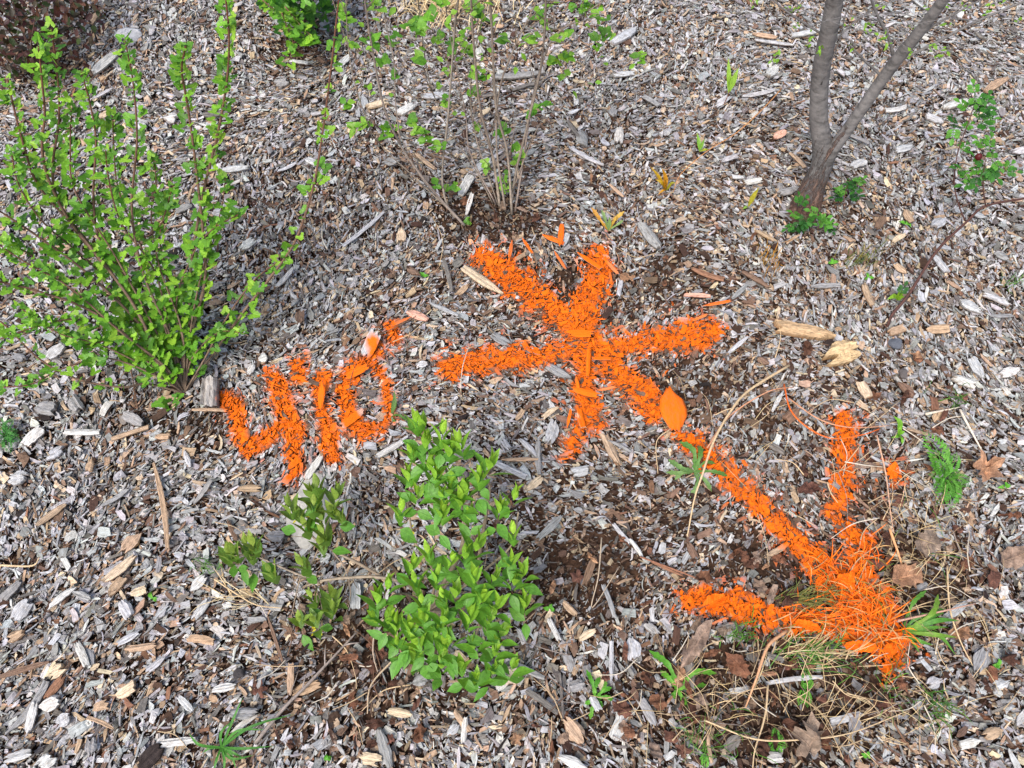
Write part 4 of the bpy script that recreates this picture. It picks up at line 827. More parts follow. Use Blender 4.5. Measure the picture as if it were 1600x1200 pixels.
# ---- bright leafy bush in front (lilac-like)
base = G(668, 955); b3 = empty('leafy_bush', base, 'bright green leafy bush of pointed oval leaves in front of the orange digits', 'bush'); fol = MB()
BRIGHT = (lin(106, 160, 54), lin(152, 194, 64)); OLIVE = (lin(100, 136, 54), lin(136, 162, 70)); TWC = lin(150, 134, 116)
MAIN = """652 660 .34;662 662 .34;690 680 .34;645 702 .31;672 722 .31;722 692 .34;738 716 .32;706 742 .30;690 768 .28;748 745 .30;762 722 .32;652 768 .28;626 800 .26;690 800 .26;702 762 .28;802 768 .28;618 832 .22;802 832 .22;605 908 .16;642 880 .2
672 862 .22;702 872 .22;727 860 .23;742 850 .23;795 872 .2;590 932 .15;625 942 .16;652 910 .19;682 900 .2;712 922 .2;742 900 .21;770 895 .2;802 902 .18;816 890 .18;606 962 .13;662 962 .17;692 958 .18;732 965 .17;772 942 .17;820 940 .15;622 1002 .1;657 1002 .13;702 992 .16
742 1000 .14;762 962 .16;690 1032 .1;722 1040 .1;772 1012 .12;802 1012 .1;746 1052 .08;652 1028 .08;780 985 .13;720 780 .27;735 800 .25;640 740 .29;780 790 .25;620 975 .12;680 985 .15;640 980 .14;715 955 .18;695 930 .19;750 930 .19;785 925 .17;770 1040 .09;800 1035 .08;690 1005 .14;730 1020 .12;660 940 .18;590 960 .12;665 690 .33;700 705 .32;725 760 .28;680 740 .30"""
SIDE = """456 792 .2;492 768 .2;522 792 .2;482 822 .17;512 832 .16;536 802 .18;500 760 .2;470 800 .18;505 800 .18;525 770 .2;482 880 .1;402 850 .12;372 860 .12;360 865 .11;492 930 .06;520 950 .06;470 965 .05;495 965 .05;520 932 .06;395 862 .1;430 892 .08;505 850 .14;490 790 .19;385 850 .11"""
SPR = unit((0, 1.0, 1))
rr_ = random.Random(5)
for src, cc, n in ((MAIN, BRIGHT, 3), (SIDE, OLIVE, 3)):
    for ln in src.replace('\n', ';').split(';'):
        x, y, z = map(float, ln.split())
        if cc is BRIGHT and rr_.random() < .03: continue
        p = P(x, y + 14, z); d = unit(SPR + rdir() * .32 + np.array([(x - 700) / 900, (900 - y) / 1500, 0]))
        ovate_cluster(fol, p - d * .01, d, n, rnd(.036, .049) if cc is BRIGHT else rnd(.036, .048), cc, .85, OVATE, .44)
        if cc is BRIGHT or random.random() < .6:      # lower, broader, darker leaves under each shoot
            for q in range(2 if cc is BRIGHT else 1):
                o = unit(rdir() * np.array([1, 1, .2])); nr = unit(np.array([0, 0, 1]) + rdir() * .3)
                leaf(fol, p - d * rnd(.015, .035), o, nr, rnd(.026, .042), rnd(.015, .022), OVATE, tuple(jit(lin(94, 148, 54), .12)), rnd(.2, .5), .12)
        mb = fol; anchor = P(700 if cc is BRIGHT else 500, 920 if y > 850 else 830, .5 * z)
for pts, zs, r0, r1 in [([(668, 955), (700, 900), (720, 860), (725, 800), (700, 740), (672, 690)], [0, .08, .12, .18, .25, .3], .006, .002),
    ([(668, 955), (735, 940), (750, 860), (760, 800), (765, 760), (752, 735)], [0, .06, .12, .18, .22, .27], .005, .002),
    ([(668, 955), (690, 925), (720, 890), (746, 930), (748, 980), (730, 1020)], [0, .06, .12, .13, .12, .08], .0045, .0018),
    ([(668, 955), (640, 915), (590, 902), (540, 903), (500, 908), (480, 915)], [0, .05, .07, .07, .06, .05], .0045, .002),
    ([(600, 903), (560, 880), (520, 860), (490, 840), (470, 815), (450, 805)], [.06, .09, .11, .13, .15, .17], .0034, .0014),
    ([(500, 908), (460, 895), (430, 882), (395, 868), (365, 868)], [.06, .07, .08, .09, .1], .0024, .0012),
    ([(490, 912), (500, 935), (505, 960)], [.05, .04, .03], .002, .001),
    ([(480, 912), (488, 880), (505, 840), (515, 805)], [.05, .08, .12, .16], .002, .001),
    ([(668, 955), (640, 930), (615, 930), (600, 950)], [0, .06, .1, .11], .003, .0014),
    ([(668, 955), (680, 900), (650, 850), (640, 810), (635, 770)], [0, .08, .14, .2, .24], .0035, .0014),
    ([(668, 955), (720, 920), (770, 880), (800, 850), (810, 800)], [0, .08, .12, .15, .22], .0034, .0014),
    ([(668, 955), (720, 960), (770, 980), (800, 1000)], [0, .08, .1, .08], .003, .0014),
    ([(668, 955), (660, 990), (670, 1015), (700, 1030)], [0, .06, .07, .07], .003, .0013),
    ([(520, 862), (540, 890), (548, 930), (540, 960)], [.1, .06, .03, .01], .0014, .0008), ([(470, 900), (462, 930), (455, 965)], [.06, .03, .01], .0012, .0008)]:
    mb = MB(); W = path(pts, zs); tube(mb, W, [r0, (r0 + r1) / 2, r1], 6, tuple(jit(TWC, .1)), rough=.14)
    for i in range(int(length(W) / .035)):
        p, d = along(W, rnd(.05, .95)); e = p + unit(d + rdir() * .9) * rnd(.015, .05); tube(mb, [p, (p + e) / 2 + rdir() * .003, e], [.0010, .0006], 4, tuple(TWC * .85))
    mb.build('stem', STEM, b3)
fol.build('foliage', LEAF, b3)
fl = MB()                                                                   # tiny yellow flowers under the side shoots
for (px, py, z) in [(475, 805, .15), (500, 815, .14), (492, 985, .03), (498, 992, .03), (395, 872, .08), (505, 845, .12), (520, 828, .13), (640, 830, .18), (468, 812, .15)]:
    for q in range(5): p = P(px, py, z) + rdir() * .006; leaf(fl, p, rdir(), (0, 0, 1), .009, .004, OBOV, tuple(lin(196, 190, 40)), .2, .1)
fl.build('flowers', LEAF, b3)

# ---- the young tree, top right
def bark_material():
    m, n, o = newmat("young_bark"); col = N(n, 'ShaderNodeAttribute', attribute_name='Col').outputs['Color']; red = N(n, 'ShaderNodeAttribute', attribute_name='paint').outputs['Fac']
    tc = N(n, 'ShaderNodeTexCoord').outputs['Object']
    mp = N(n, 'ShaderNodeMapping'); mp.inputs['Scale'].default_value = (120, 120, 14); n.links.new(tc, mp.inputs[0]); g1 = noise(n, mp.outputs[0], 1.0, 5, .7)
    mp2 = N(n, 'ShaderNodeMapping'); mp2.inputs['Scale'].default_value = (34, 34, 90); n.links.new(tc, mp2.inputs[0]); g2 = noise(n, mp2.outputs[0], 1.0, 3, .6)
    c = mixc(n, 1.0, col, ramp(n, g2, [(.32, .55), (.5, .95), (.68, 1.2)]), 'MULTIPLY')
    f = mathn(n, 'MULTIPLY', mathn(n, 'SUBTRACT', mathn(n, 'ADD', red, mathn(n, 'MULTIPLY', g1, 1.2)), 1.0), 4.0, True)
    rc = ramp(n, g1, [(.3, tuple(lin(58, 42, 36))), (.5, tuple(lin(112, 82, 70))), (.75, tuple(lin(158, 136, 122)))])
    c = mixc(n, f, c, rc); h = mathn(n, 'ADD', mathn(n, 'MULTIPLY', g1, mathn(n, 'ADD', f, .25)), mathn(n, 'MULTIPLY', g2, .3))
    principled(n, o, c, .8, .25, h, 1.0, .010); return m
BARK = bark_material()
base = G(1262, 318); tree = empty('young_tree', base, 'young forked tree with smooth grey bark turning reddish and flaky at its foot', 'tree')
GB = lin(112, 109, 107)
STR_ = (12, 13)
def limb(name, pts, zs, rr, sides=16, red=None, k=5, mat=None):
    W = path(pts, zs, k); n = len(W); rad = np.interp(np.linspace(0, 1, n), np.linspace(0, 1, len(rr)), rr); rd = np.interp(np.linspace(0, 1, n), np.linspace(0, 1, len(red or [0])), red or [0])
    mb = MB(); tube(mb, W, list(rad), sides, tuple(GB), 0.0, rough=.025)
    p = []
    for i in range(n):
        for j in range(sides): p.append(float(rd[i] + (.34 if (j in STR_ and rd[i] > .12) else 0)))
    mb.p = p; mb.build(name, mat or BARK, tree); return W
limb('trunk', [(1250, 345), (1258, 325), (1270, 292), (1284, 258), (1285, 228), (1279, 180), (1283, 110), (1296, 45), (1306, -10), (1330, -140), (1345, -300)], [-.03, .0, .06, .13, .19, .27, .38, .49, .57, .75, .95],
     [.060, .042, .031, .027, .0245, .0215, .020, .019, .018, .015, .012], red=[.8, .7, .55, .42, .3, .2, .16, .15, .22, .2, .1])
limb('branch', [(1288, 262), (1300, 236), (1326, 200), (1362, 148), (1396, 100), (1438, 48), (1475, -2), (1530, -80), (1600, -200)], [.12, .19, .25, .33, .41, .5, .58, .7, .85], [.018, .0165, .0145, .0138, .0142, .0125, .0115, .010, .008], red=[.3, .15, .05, .02, .02, .02])
buds = MB()
for nm, pts, zs, r in [('twig', [(1398, 96), (1388, 58), (1369, 20), (1358, -10), (1340, -60)], [.41, .47, .53, .58, .66], .0042), ('twig', [(1380, 122), (1366, 108), (1349, 93), (1328, 70)], [.37, .39, .42, .46], .0035),
        ('twig', [(1410, 92), (1456, 70), (1493, 50), (1533, 30), (1600, 2), (1650, -20)], [.43, .47, .5, .53, .57, .6], .0038), ('twig', [(1432, 62), (1459, 40), (1500, 17), (1550, -10)], [.48, .51, .55, .6], .0036),
        ('twig', [(1295, 60), (1255, 35), (1219, 10), (1190, -20)], [.46, .5, .54, .58], .0028), ('twig', [(1290, 80), (1340, 30), (1400, -2), (1440, -30)], [.43, .5, .56, .6], .0024),
        ('twig', [(1283, 132), (1297, 100), (1312, 62), (1322, 20), (1345, -30)], [.37, .43, .5, .57, .64], .0018), ('twig', [(1440, 30), (1400, 20), (1350, 25), (1300, 30), (1240, 50)], [.56, .56, .56, .56, .56], .0012),
        ('twig', [(1500, 5), (1470, 60), (1440, 85), (1395, 60)], [.58, .5, .48, .5], .0012), ('twig', [(1600, 60), (1540, 35), (1480, 30), (1420, 40)], [.5, .53, .54, .54], .0014), ('twig', [(1290, 30), (1330, 45), (1375, 50), (1430, 35)], [.54, .52, .52, .54], .0012),
        ('twig', [(1230, -10), (1262, 20), (1290, 25)], [.6, .56, .54], .0012)]:
    W = limb(nm, pts, zs, [r, r * .5], 6, None, 4, STEM)
for (px, py) in [(1233, 15), (1272, 52), (1245, 42), (1262, 68), (1280, 80), (1285, 78), (1325, 35), (1347, 42), (1357, 42), (1378, 10), (1380, 62), (1425, 45), (1443, 15), (1483, 38), (1455, 70), (1463, 82), (1475, 80), (1387, 70), (1420, 85), (1210, 92), (1216, 86), (1378, 55), (1433, 52), (1550, 5), (1565, 2), (1480, 5), (1330, 72), (1248, 12), (1300, 50), (1180, 5), (1590, 30), (1505, 12), (1540, 25)]:
    p = P(px, py, .5)
    for q in range(4):
        nr = unit(np.array([0, -.3, 1]) + rdir() * .5); o = unit(rdir()); leaf(buds, p + rdir() * .007, o, nr, rnd(.007, .015), rnd(.004, .007), OVATE, tuple(jit(lin(116, 160, 48), .12)), .2, .15)
buds.build('foliage', LEAF, tree)

# ---- rose shoots
ROSE = [lin(62, 118, 42), lin(84, 142, 48), lin(46, 96, 38)]
def pinnate(f, p, d, nrm, L, col, pairs=3, lw=.55):
    d, s, u = frame(d, nrm)
    tube(f, [p, p + d * L * .9], [.0007, .0005], 4, tuple(col * .9))
    for i in range(pairs):
        for sg in (-1, 1):
            b = p + d * L * (.25 + .5 * i / pairs) ; leaf(f, b, unit(d * .5 + s * sg), unit(u + rdir() * .2), L * .42, L * .42 * lw, OBOV, tuple(jit(col, .12)), rnd(.1, .4), rnd(.1, .3))
    leaf(f, p + d * L * .75, d, u, L * .5, L * .5 * lw, OBOV, tuple(jit(col, .12)), .3, .2)
def rose(label, stems, clusters, hip=None, size=.04):
    b = P(*stems[0][0][0], 0.01); r = empty('rose_shoot', b, label, 'rose shoot', 'rose shoots round the tree'); f = MB()
    for pts, zs, rr in stems: mb = MB(); tube(mb, path(pts, zs), [rr, rr * .6], 6, tuple(lin(84, 58, 52)), rough=.12); mb.build('stem', STEM, r)
    for (px, py, z, n) in clusters:
        p = P(px, py, z)
        for q in range(n): nr = unit(np.array([0, -.2, 1]) + rdir() * .45); o = unit(rdir() + np.array([0, .2, .2])); o = unit(o - nr * np.dot(o, nr) * .8); pinnate(f, p, o, nr, size * rnd(.8, 1.2), random.choice(ROSE))
    f.build('foliage', LEAF, r)
    if hip:
        mb = MB(); c = P(*hip); v = []; fs = []
        for j in range(7):
            for i in range(10): th = math.pi * j / 6; ph = 2 * math.pi * i / 10; v.append(c + .008 * np.array([math.sin(th) * math.cos(ph), math.sin(th) * math.sin(ph), math.cos(th) * 1.1]))
        for j in range(6):
            for i in range(10): a = j * 10 + i; b_ = j * 10 + (i + 1) % 10; fs.append((a, a + 10, b_ + 10, b_))
        mb.add(v, fs, tuple(lin(96, 30, 32))); mb.build('rose_hip', LEAF, r)
rose('tall rose shoot with two leaf clusters and a dark hip near the right edge', [([(1386, 520), (1392, 495), (1420, 460), (1463, 393), (1510, 347), (1540, 322), (1600, 310), (1640, 300)], [0, .02, .05, .1, .14, .16, .17, .18], .0040), ([(1540, 322), (1537, 300), (1536, 277), (1540, 250)], [.16, .2, .24, .28], .0018),
     ([(1508, 345), (1498, 320), (1491, 287), (1496, 240), (1510, 200), (1522, 165)], [.14, .17, .21, .26, .31, .35], .0018)],
     [(1523, 150, .36, 3), (1538, 165, .35, 3), (1530, 190, .32, 3), (1552, 186, .32, 2), (1515, 172, .34, 1), (1492, 196, .31, 2), (1502, 202, .3, 2), (1500, 238, .26, 1), (1545, 235, .3, 2), (1550, 250, .28, 3), (1540, 262, .27, 3), (1568, 268, .27, 3), (1508, 268, .25, 2), (1525, 272, .25, 2), (1530, 285, .24, 1), (1405, 462, .06, 1)], (1529, 245, .29), .040)
rose('low rose sucker with fresh leaves right against the tree foot', [([(1275, 372), (1262, 350), (1250, 325)], [0, .05, .1], .0014), ([(1290, 372), (1284, 352), (1280, 340)], [0, .04, .06], .0012)], [(1247, 322, .1, 2), (1256, 343, .07, 3), (1243, 350, .06, 3), (1264, 338, .07, 2), (1282, 335, .07, 2), (1286, 352, .05, 3), (1248, 362, .04, 2), (1275, 345, .05, 1), (1298, 355, .03, 1)], None, .036)
rose('low rose sucker with fresh leaves to the right of the tree foot', [([(1318, 330), (1320, 305), (1328, 280)], [0, .04, .08], .0014)], [(1303, 305, .05, 3), (1330, 277, .09, 2), (1336, 290, .08, 3), (1322, 310, .04, 2), (1310, 296, .05, 1), (1345, 292, .07, 1)], None, .034)

# ---- dark red bush and the green bush at the top edge
def mound(name, label, cx, cy, rx, ry, z, n, cols, size, prof, asp, base_px, lob=False, stems=8):
    b = G(*base_px); o = empty(name, b, label, 'bush'); f = MB(); c0 = P(cx, cy, z); k = pxsize(cx, cy, z)
    for i in range(stems):
        e = c0 + np.array([rnd(-1, 1) * rx * k * .7, rnd(-1, 1) * ry * k * .7, rnd(-.3, .8) * z]); mb = MB(); tube(mb, smooth([b + rdir() * .01, (b + e) / 2 + rdir() * .02, e], 4), [.003, .0014], 5, tuple(lin(92, 70, 62)), rough=.1); mb.build('stem', STEM, o)
    for i in range(n):
        q = rdir() * random.random() ** .4; p = c0 + np.array([q[0] * rx * k, q[1] * ry * k, q[2] * z * .9]); p[2] = max(p[2], .02)
        nr = unit(np.array([0, -.3, .8]) + rdir() * .7); dd = unit(rdir() + np.array([0, .2, .5])); L = size * rnd(.7, 1.2); col = tuple(jit(random.choice(cols), .2))
        if lob: dd = unit(dd - nr * np.dot(dd, nr) * .8); lobed(f, p, dd, nr, L, col)
        else: leaf(f, p, dd, nr, L, L * asp, prof, col, rnd(0, .4), .15)
    f.build('foliage', LEAF, o); return o, f
mound('red_bush', 'low bush with dark red and olive leaves in the top left corner', 40, 25, 95, 95, .16, 900, [lin(78, 46, 40), lin(62, 54, 36), lin(62, 76, 40), lin(66, 38, 38), lin(50, 44, 34), lin(98, 66, 52)], .026, OBOV, .55, (60, 112))
mound('green_bush', 'green lobed-leaf bush cut by the top edge left of the straw clump', 462, -32, 62, 62, .20, 420, [lin(66, 124, 36), lin(92, 148, 44), lin(44, 88, 30)], .028, None, 0, (470, 45), True)
b = G(440, 58); o = empty('currant_shoot', b, 'drooping bright green leafy shoot below the green bush at the top edge', 'shoot'); f = MB(); fol = f
for pts, zs in [([(440, 20), (450, 45), (458, 70), (450, 100)], [.2, .15, .1, .05]), ([(445, 10), (470, 40), (488, 60), (480, 72)], [.2, .15, .12, .1]), ([(410, 0), (428, 14), (452, 24), (470, 30)], [.2, .18, .16, .15])]:
    W = path(pts, zs); mb = MB(); tube(mb, W, [.002, .001], 5, tuple(lin(120, 90, 70))); mb.build('stem', STEM, o)
    for i in range(9): p, d = along(W, (i + .5) / 9); currant_cluster(p, d, 3, .024)
f.build('foliage', LEAF, o)

# ---- grass, straw and weeds
GP = 'matted grass sprayed orange under the arrow head'
def grass(name, label, cx, cy, sx, sy, n, L, cols, lean=.6, wpx=.0022, group=None, paint=0.0, hz=(.01, .05), aim=None, kind_mat=None, cat='grass'):
    wob = .01
    if kind_mat is not None and group == GP: n = int(n * .55); wob = .003; sx *= .75; sy *= .75; L *= .85; wpx *= 1.1
    mb = MB(); c = G(cx, cy)
    for i in range(n):
        p = G(random.gauss(cx, sx), random.gauss(cy, sy)); a = rnd(0, 6.28) if aim is None else random.gauss(aim, .55); l = L * rnd(.5, 1.2); h = rnd(*hz)
        e = p + np.array([math.cos(a) * l * lean, math.sin(a) * l * lean, h * .7 + rnd(-.005, .01)]); m_ = (p + e) / 2 + np.array([rnd(-wob, wob), rnd(-wob, wob), h * .6])
        blade(mb, smooth([p, m_, e], 3), [wpx * .8, wpx, wpx * .7, wpx * .15], tuple(jit(random.choice(cols), .14)), (0, -.2, 1), .2)
    return tag(mb.build(name, kind_mat or LEAF, loc=c), label, cat, group, 'stuff' if cat in ('straw', 'dry grass') else None)
GR = [lin(78, 128, 44), lin(96, 146, 54), lin(62, 108, 42)]; OL = [lin(110, 116, 56), lin(92, 104, 48), lin(140, 132, 70)]; STW = [lin(206, 182, 140), lin(190, 164, 120), lin(216, 200, 160)]; OR = [np.array([.95, .16, .003]), np.array([.98, .21, .005]), np.array([.74, .11, .003]), np.array([.95, .17, .003]), np.array([.88, .14, .003]), lin(124, 110, 50), lin(190, 150, 100)]
def flat_orange():
    m, n, o = newmat("sprayed_grass"); col = N(n, 'ShaderNodeAttribute', attribute_name='Col').outputs['Color']; principled(n, o, col, .6, .3); return m
ORM = flat_orange(); grass('grass_tuft', 'grass matted and sprayed orange at the arrow tip', 1372, 985, 24, 24, 150, .075, OR, 1.0, .0018, GP, hz=(.008, .035), kind_mat=ORM)
grass('grass_tuft', 'grass matted and sprayed orange in the middle of the arrow head', 1335, 935, 26, 20, 130, .075, OR, 1.0, .0018, GP, hz=(.008, .035), kind_mat=ORM)
grass('grass_tuft', 'grass matted and sprayed orange where the shaft meets the arrow head', 1290, 885, 16, 14, 70, .06, OR, 1.0, .0018, GP, hz=(.008, .03), kind_mat=ORM)
grass('grass_tuft', 'grass matted and sprayed orange along the lower barb', 1262, 965, 32, 9, 90, .06, OR, 1.0, .0018, GP, hz=(.008, .03), aim=.15, kind_mat=ORM)
grass('grass_tuft', 'grass sprayed orange just under the upper barb', 1348, 868, 14, 14, 60, .05, OR, 1.0, .0018, GP, hz=(.008, .03), kind_mat=ORM)
GT = 'grass tufts among the litter'
grass('grass_tuft', 'olive grass tuft lying between the two orange barbs', 1250, 938, 22, 5, 60, .06, OL, 1.0, .0016, GT, aim=.05, hz=(.02, .035))
grass('grass_tuft', 'green and straw grass tuft just below the lower orange barb', 1262, 1022, 34, 14, 90, .065, GR + STW, 1.0, .0016, GT, aim=.3)
grass('grass_tuft', 'green grass tuft below the left end of the lower barb', 1160, 992, 16, 12, 26, .045, GR, .8, .002, GT)
grass('grass_tuft', 'thin grass below the arrow tip', 1385, 1075, 12, 18, 20, .05, GR, .7, .0016, GT)
grass('grass_tuft', 'straw and green grass right of the arrow head', 1415, 870, 24, 40, 34, .08, GR[:1] + STW, 1.0, .0014, GT)
grass('grass_tuft', 'thin grass at the bottom edge right of the saw-edged weed', 1110, 1150, 26, 22, 34, .05, GR, .8, .0016, GT)
grass('grass_tuft', 'thin grass near the bottom right between chips and litter', 1460, 1105, 12, 9, 40, .05, GR, .8, .0016, GT)
grass('grass_tuft', 'small green tuft left of the leafy bush side shoots', 330, 885, 9, 9, 26, .03, GR, .7, .0016, GT)
grass('grass_tuft', 'olive grass tuft above the long wood chunk', 1335, 408, 14, 10, 34, .045, OL + GR[2:], .6, .002, GT, hz=(.02, .06))
grass('grass_tuft', 'amber grass tuft below the slim amber leaf', 1195, 410, 13, 10, 26, .05, [lin(190, 136, 50), lin(150, 120, 56)], .6, .002, GT, hz=(.02, .06))
grass('grass_tuft', 'tiny grass blades above the crumpled tan leaf', 1482, 625, 16, 8, 14, .035, GR, .8, .002, GT)
grass('grass_tuft', 'small grass sprig near the right edge above the pale chips', 1575, 448, 8, 6, 10, .03, GR, .8, .002, GT)
for lb_, cx_, cy_, sx_, sy_, n_ in [('wispy dry grass around the leaf litter below the lower barb', 1200, 1085, 80, 40, 60), ('wispy dry grass left of the broad maple leaf', 1120, 1110, 60, 40, 36), ('wispy dry grass right of the upper barb', 1440, 800, 50, 60, 44), ('wispy dry grass under the bend of the long pale stalk', 1180, 660, 60, 40, 24), ('wispy dry grass below the arrow tip', 1360, 1110, 70, 36, 40), ('wispy dry grass right of the dandelion clump', 1500, 960, 40, 50, 26)]:
    grass('dry_grass', lb_, cx_, cy_, sx_, sy_, n_, .085, STW[:2] + [lin(150, 128, 98)], 1.0, .0011, 'wisps of dry grass in the litter', hz=(.006, .03), kind_mat=STRAW, cat='dry grass')
grass('straw_clump', 'flattened clump of dry tan straw cut by the top edge', 700, 6, 46, 17, 300, .085, STW, 1.0, .0028, None, hz=(.01, .06), kind_mat=STRAW, cat='straw')
grass('straw_clump', 'wisp of tan straw right of the small green tuft', 400, 935, 24, 7, 16, .08, STW, 1.0, .0014, None, hz=(.01, .02), aim=2.8, kind_mat=STRAW, cat='straw')

def plant(name, label, cat, px, py, leaves, col, group=None, stem=None, fold=.2):
    """a small plant whose every leaf is a part; leaves: (dx, dy, z_tip, width, profile) in photo pixels from the base"""
    b = G(px, py, -.008); o = empty(name, b, label, cat, group)
    if stem: mb = MB(); e = P(px + stem[0], py + stem[1], stem[2]); tube(mb, smooth([b, (b + e) / 2 + rdir() * .003, e], 3), [.0016, .0011], 5, tuple(stem[3])); mb.build('stem', STEM, o)
    for (dx, dy, z, w_, prof, *st) in leaves:
        s0 = P(px + st[0], py + st[1], st[2]) if st else b + np.array([0, 0, .004])
        e = P(px + dx, py + dy, z); l_ = np.linalg.norm(e - s0); m_ = (s0 + e) / 2 + np.array([-(e - s0)[1], (e - s0)[0], 0]) * rnd(-.2, .2) + np.array([0, 0, .25 * np.linalg.norm(e - s0) * (1 if z < .05 else .2)]); mb = MB(); W = smooth([s0, m_, e], 8)
        c = jit(col, .12) if not isinstance(col, list) else jit(random.choice(col), .1)
        blade(mb, W, list(np.interp(np.linspace(0, 1, len(W)), np.linspace(0, 1, len(prof)), prof) * w_), tuple(c), (0, -.2, 1), fold); mb.build('leaf', LEAF, o)
    return o
DAN = [.1, .15, .6, .15, .8, .2, .55, .25, 1.0, .3, .85, .45, .9, .4, .3, .02]; BL = [.6, .9, 1, .9, .6, .05]
plant('grass_rosette', 'dark green rosette of long grass blades at the bottom left', 'grass', 347, 1168, [(-52, -22, .04, .0052, BL), (32, -78, .05, .0052, BL), (112, -52, .03, .0052, BL), (80, -2, .03, .0052, BL), (66, -28, .04, .0052, BL), (22, 34, .02, .0052, BL), (-14, 40, .02, .0052, BL), (36, 18, .02, .0052, BL), (-30, 8, .02, .0052, BL), (14, -40, .04, .0052, BL), (2, 44, .02, .0052, BL), (50, 12, .02, .005, BL)], [lin(66, 122, 50), lin(82, 140, 58)])
plant('dandelion', 'dandelion clump with long leaves right of the arrow tip', 'weed', 1408, 988, [(92, -18, .03, .010, LANCE), (88, 8, .03, .009, LANCE), (86, 36, .02, .009, LANCE), (58, -60, .04, .016, DAN), (70, -38, .03, .016, DAN), (50, 20, .02, .008, LANCE), (40, -66, .04, .013, DAN), (60, 0, .03, .007, LANCE), (30, 34, .02, .006, LANCE), (44, -30, .05, .013, DAN), (74, -8, .02, .007, LANCE)], [lin(96, 150, 56), lin(118, 160, 58), lin(80, 136, 52)])
plant('dandelion', 'grey-green toothed weed under the orange arrow shaft', 'weed', 1084, 738, [(-40, -20, .03, .018, DAN), (-30, 12, .02, .016, DAN), (-6, 40, .02, .016, DAN), (28, 30, .02, .014, DAN), (-22, -48, .04, .02, DAN), (10, -42, .04, .018, DAN), (54, 6, .03, .014, DAN), (-44, 0, .02, .014, DAN), (34, -14, .03, .012, DAN)], [lin(110, 146, 84), lin(92, 136, 62)])
plant('saw_edged_weed', 'saw-edged bright weed below the left end of the lower barb', 'weed', 1058, 1078, [(-44, -62, .03, .018, DAN), (-26, -30, .03, .016, DAN), (62, -26, .03, .016, DAN), (46, -8, .02, .013, DAN), (14, 24, .02, .015, DAN), (-8, 16, .02, .014, DAN), (22, -6, .03, .012, DAN)], [lin(104, 168, 54), lin(88, 148, 46)])
plant('small_weed', 'small bright green weed below the dark crumbly patch', 'weed', 930, 1092, [(-14, -46, .03, .012, DAN), (8, -34, .03, .014, DAN), (26, -18, .03, .012, DAN), (30, 2, .02, .012, DAN), (-16, 8, .02, .012, DAN), (-8, 32, .02, .012, DAN), (10, 14, .02, .012, DAN), (-2, -18, .04, .012, DAN), (18, -30, .03, .010, DAN)], [lin(92, 160, 50), lin(110, 170, 60)])
plant('willow_shoot', 'slim upright green shoot with narrow leaves near the top right', 'shoot', 1128, 168, [(10, -78, .13, .014, LANCE, 10, -22, .05), (26, -62, .12, .016, LANCE, 12, -24, .055), (14, -52, .10, .012, LANCE, 10, -24, .05)], [lin(112, 164, 56), lin(140, 178, 66)], stem=(12, -26, .06, lin(120, 80, 60)))
plant('willow_shoot', 'small green shoot crossing the orange-brown stalk', 'shoot', 1093, 245, [(-4, -38, .05, .011, LANCE, 0, -8, .02), (8, -28, .05, .010, LANCE, 0, -8, .02), (14, -12, .03, .008, LANCE, 0, -8, .02)], [lin(112, 160, 52), lin(150, 160, 48)], stem=(0, -9, .02, lin(110, 80, 60)))
plant('willow_shoot', 'single slim amber leaf left of the tree foot', 'shoot', 1168, 325, [(18, -32, .07, .013, LANCE), (-8, 2, .01, .008, OVATE)], [lin(168, 160, 50), lin(120, 160, 60)])
plant('amber_seedling', 'amber seedling with upright pointed leaves left of the orange-brown stalk', 'seedling', 1040, 300, [(-24, -40, .07, .012, LANCE), (-6, -38, .07, .015, LANCE), (-2, -22, .06, .016, OVATE), (16, -14, .03, .009, OVATE), (-12, 4, .02, .008, OVATE), (-16, -20, .04, .010, LANCE)], [lin(206, 148, 40), lin(190, 158, 44), lin(150, 150, 50)])
plant('amber_seedling', 'amber lobed seedling above the top of the orange star', 'seedling', 950, 362, [(-26, -38, .05, .016, DAN), (-10, -34, .05, .014, DAN), (26, -32, .05, .016, DAN), (14, -26, .05, .012, DAN), (2, -24, .05, .012, OVATE), (-16, -22, .03, .010, DAN), (24, -18, .03, .010, DAN)], [lin(206, 150, 62), lin(196, 158, 70), lin(130, 160, 100)], stem=(0, -14, .03, lin(150, 90, 60)))
plant('seedling', 'single dark green leaf standing right of the orange zero', 'seedling', 612, 650, [(4, -40, .05, .012, OVATE), (10, 14, .01, .010, DAN), (26, 8, .02, .010, DAN)], [lin(84, 122, 54), lin(110, 140, 60)])
plant('seedling', 'bright two-leaved seedling beside the upper barb', 'seedling', 1402, 680, [(-6, -30, .04, .013, OVATE), (8, 14, .02, .010, DAN), (4, -14, .03, .010, OVATE), (-10, 4, .02, .008, OVATE), (12, -6, .03, .008, OVATE)], [lin(118, 176, 54)])
plant('seedling', 'lime green seedling on the rose stem foot', 'seedling', 1402, 470, [(-16, -2, .04, .013, OVATE), (6, -22, .06, .015, OVATE), (-6, -12, .05, .012, OVATE), (12, -6, .05, .011, OVATE)], [lin(128, 168, 50)])
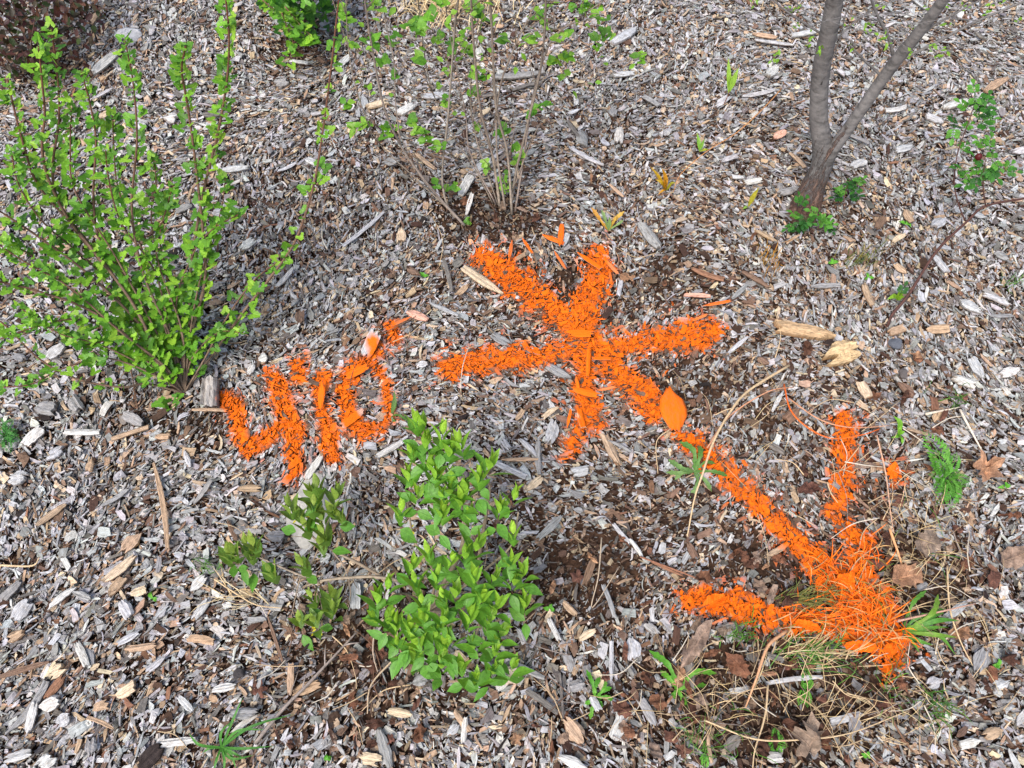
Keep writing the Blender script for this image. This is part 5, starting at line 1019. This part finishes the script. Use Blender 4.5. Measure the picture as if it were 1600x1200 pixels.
for (px, py, lb) in [(1298, 414, 'tiny round-leaved seedling above the long wood chunk, leftmost of two'), (1356, 438, 'tiny round-leaved seedling below the olive grass tuft'), (662, 434, 'tiny green leaf pair left of the broad tan wedge chip'), (1414, 352, 'tiny pale green leaf right of the tree foot'), (1354, 1182, 'three-leaved tiny seedling at the bottom edge'),
                 (1556, 1040, 'tiny heart-shaped green leaf near the right edge'), (1568, 762, 'tiny lobed seedling right of the crumpled tan leaf'), (512, 1188, 'tiny green leaf at the bottom edge right of the grass rosette'), (860, 952, 'tiny green sprig below the dark crumbly patch'), (240, 935, 'tiny green blade left of the small green tuft')]:
    plant('seedling', lb, 'seedling', px, py, [(rnd(-12, -4), rnd(-8, 4), .015, .009, OVATE), (rnd(4, 12), rnd(-8, 4), .015, .009, OVATE), (rnd(-4, 4), rnd(-12, -6), .02, .008, OVATE)], [lin(100, 172, 54)])
def feather(f, b, e, col, n=11):
    W = smooth([b, (b + e) / 2 + np.array([0, 0, .15 * np.linalg.norm(e - b)]), e], 6); L = length(W); tube(f, W, [.0010, .0005], 4, tuple(col))
    for i in range(n):
        t = .12 + .86 * i / n; p, d = along(W, t); d, s, u = frame(d, (0, -.2, 1)); l = L * .22 * math.sin(math.pi * min(1, .25 + .8 * t)) + .002
        for sg in (-1, 1):
            o = unit(s * sg + d * .45 + u * rnd(-.1, .3))
            for a in (-.6, -.2, .2, .6):
                o2 = unit(o + d * a * .8 + u * rnd(-.2, .4)); q = p + o * l * (.3 + .25 * (a + .6)); leaf(f, q, o2, (0, -.2, 1), l * .55, l * .17, LANCE, tuple(jit(col, .15)), .1, .1)
def feathery(label, px, py, tips, col):
    b = G(px, py, -.004); o = empty('feathery_weed', b, label, 'weed', 'feathery weeds')
    for (dx, dy, z) in tips: f = MB(); sc_ = rnd(.8, 1.35); feather(f, b + rdir() * .004, P(px + dx * sc_, py + dy * sc_, z), jit(col, .2)); f.build('frond', LEAF, o)
feathery('feathery bright green weed with many fronds left of the crumpled tan leaf', 1478, 748, [(-30, -60, .05), (-16, -38, .06), (14, -34, .05), (44, 14, .03), (30, 30, .02), (-22, 22, .02), (4, 40, .02), (-34, -8, .03), (24, -10, .05), (36, 2, .03), (-8, 14, .03), (12, 22, .03), (-24, -30, .04), (2, -16, .06), (20, 38, .02), (-14, 36, .02)], lin(90, 150, 54))
feathery('dark feathery weed at the left edge', 12, 680, [(-14, -30, .04), (10, -26, .04), (20, -8, .03), (24, 10, .03), (4, 22, .02), (-14, 18, .02), (12, 4, .04), (-20, -8, .03), (0, -14, .05)], lin(70, 132, 58))
feathery('fern-like weed under the lower orange barb', 1262, 1008, [(10, -8, .03), (22, 4, .03), (0, 14, .02), (26, 18, .02), (-16, 6, .02), (14, 24, .02)], lin(96, 158, 50))
feathery('fern-like weed above the broad maple leaf', 1258, 1078, [(0, -30, .03), (10, -14, .03), (4, 30, .02), (-8, 18, .02), (8, 12, .02), (-4, -10, .03)], lin(100, 164, 56))
feathery('fern-like weed left of the broad maple leaf', 1212, 1160, [(0, -28, .03), (12, -12, .03), (6, 22, .02), (-14, 14, .02), (-18, -6, .02), (18, 6, .02), (-8, 26, .02)], lin(100, 166, 56))
feathery('fern-like weed near the bottom edge below the saw-edged weed', 1104, 1180, [(0, -26, .03), (8, 4, .02), (-10, 12, .02), (-4, 22, .02)], lin(104, 168, 60))
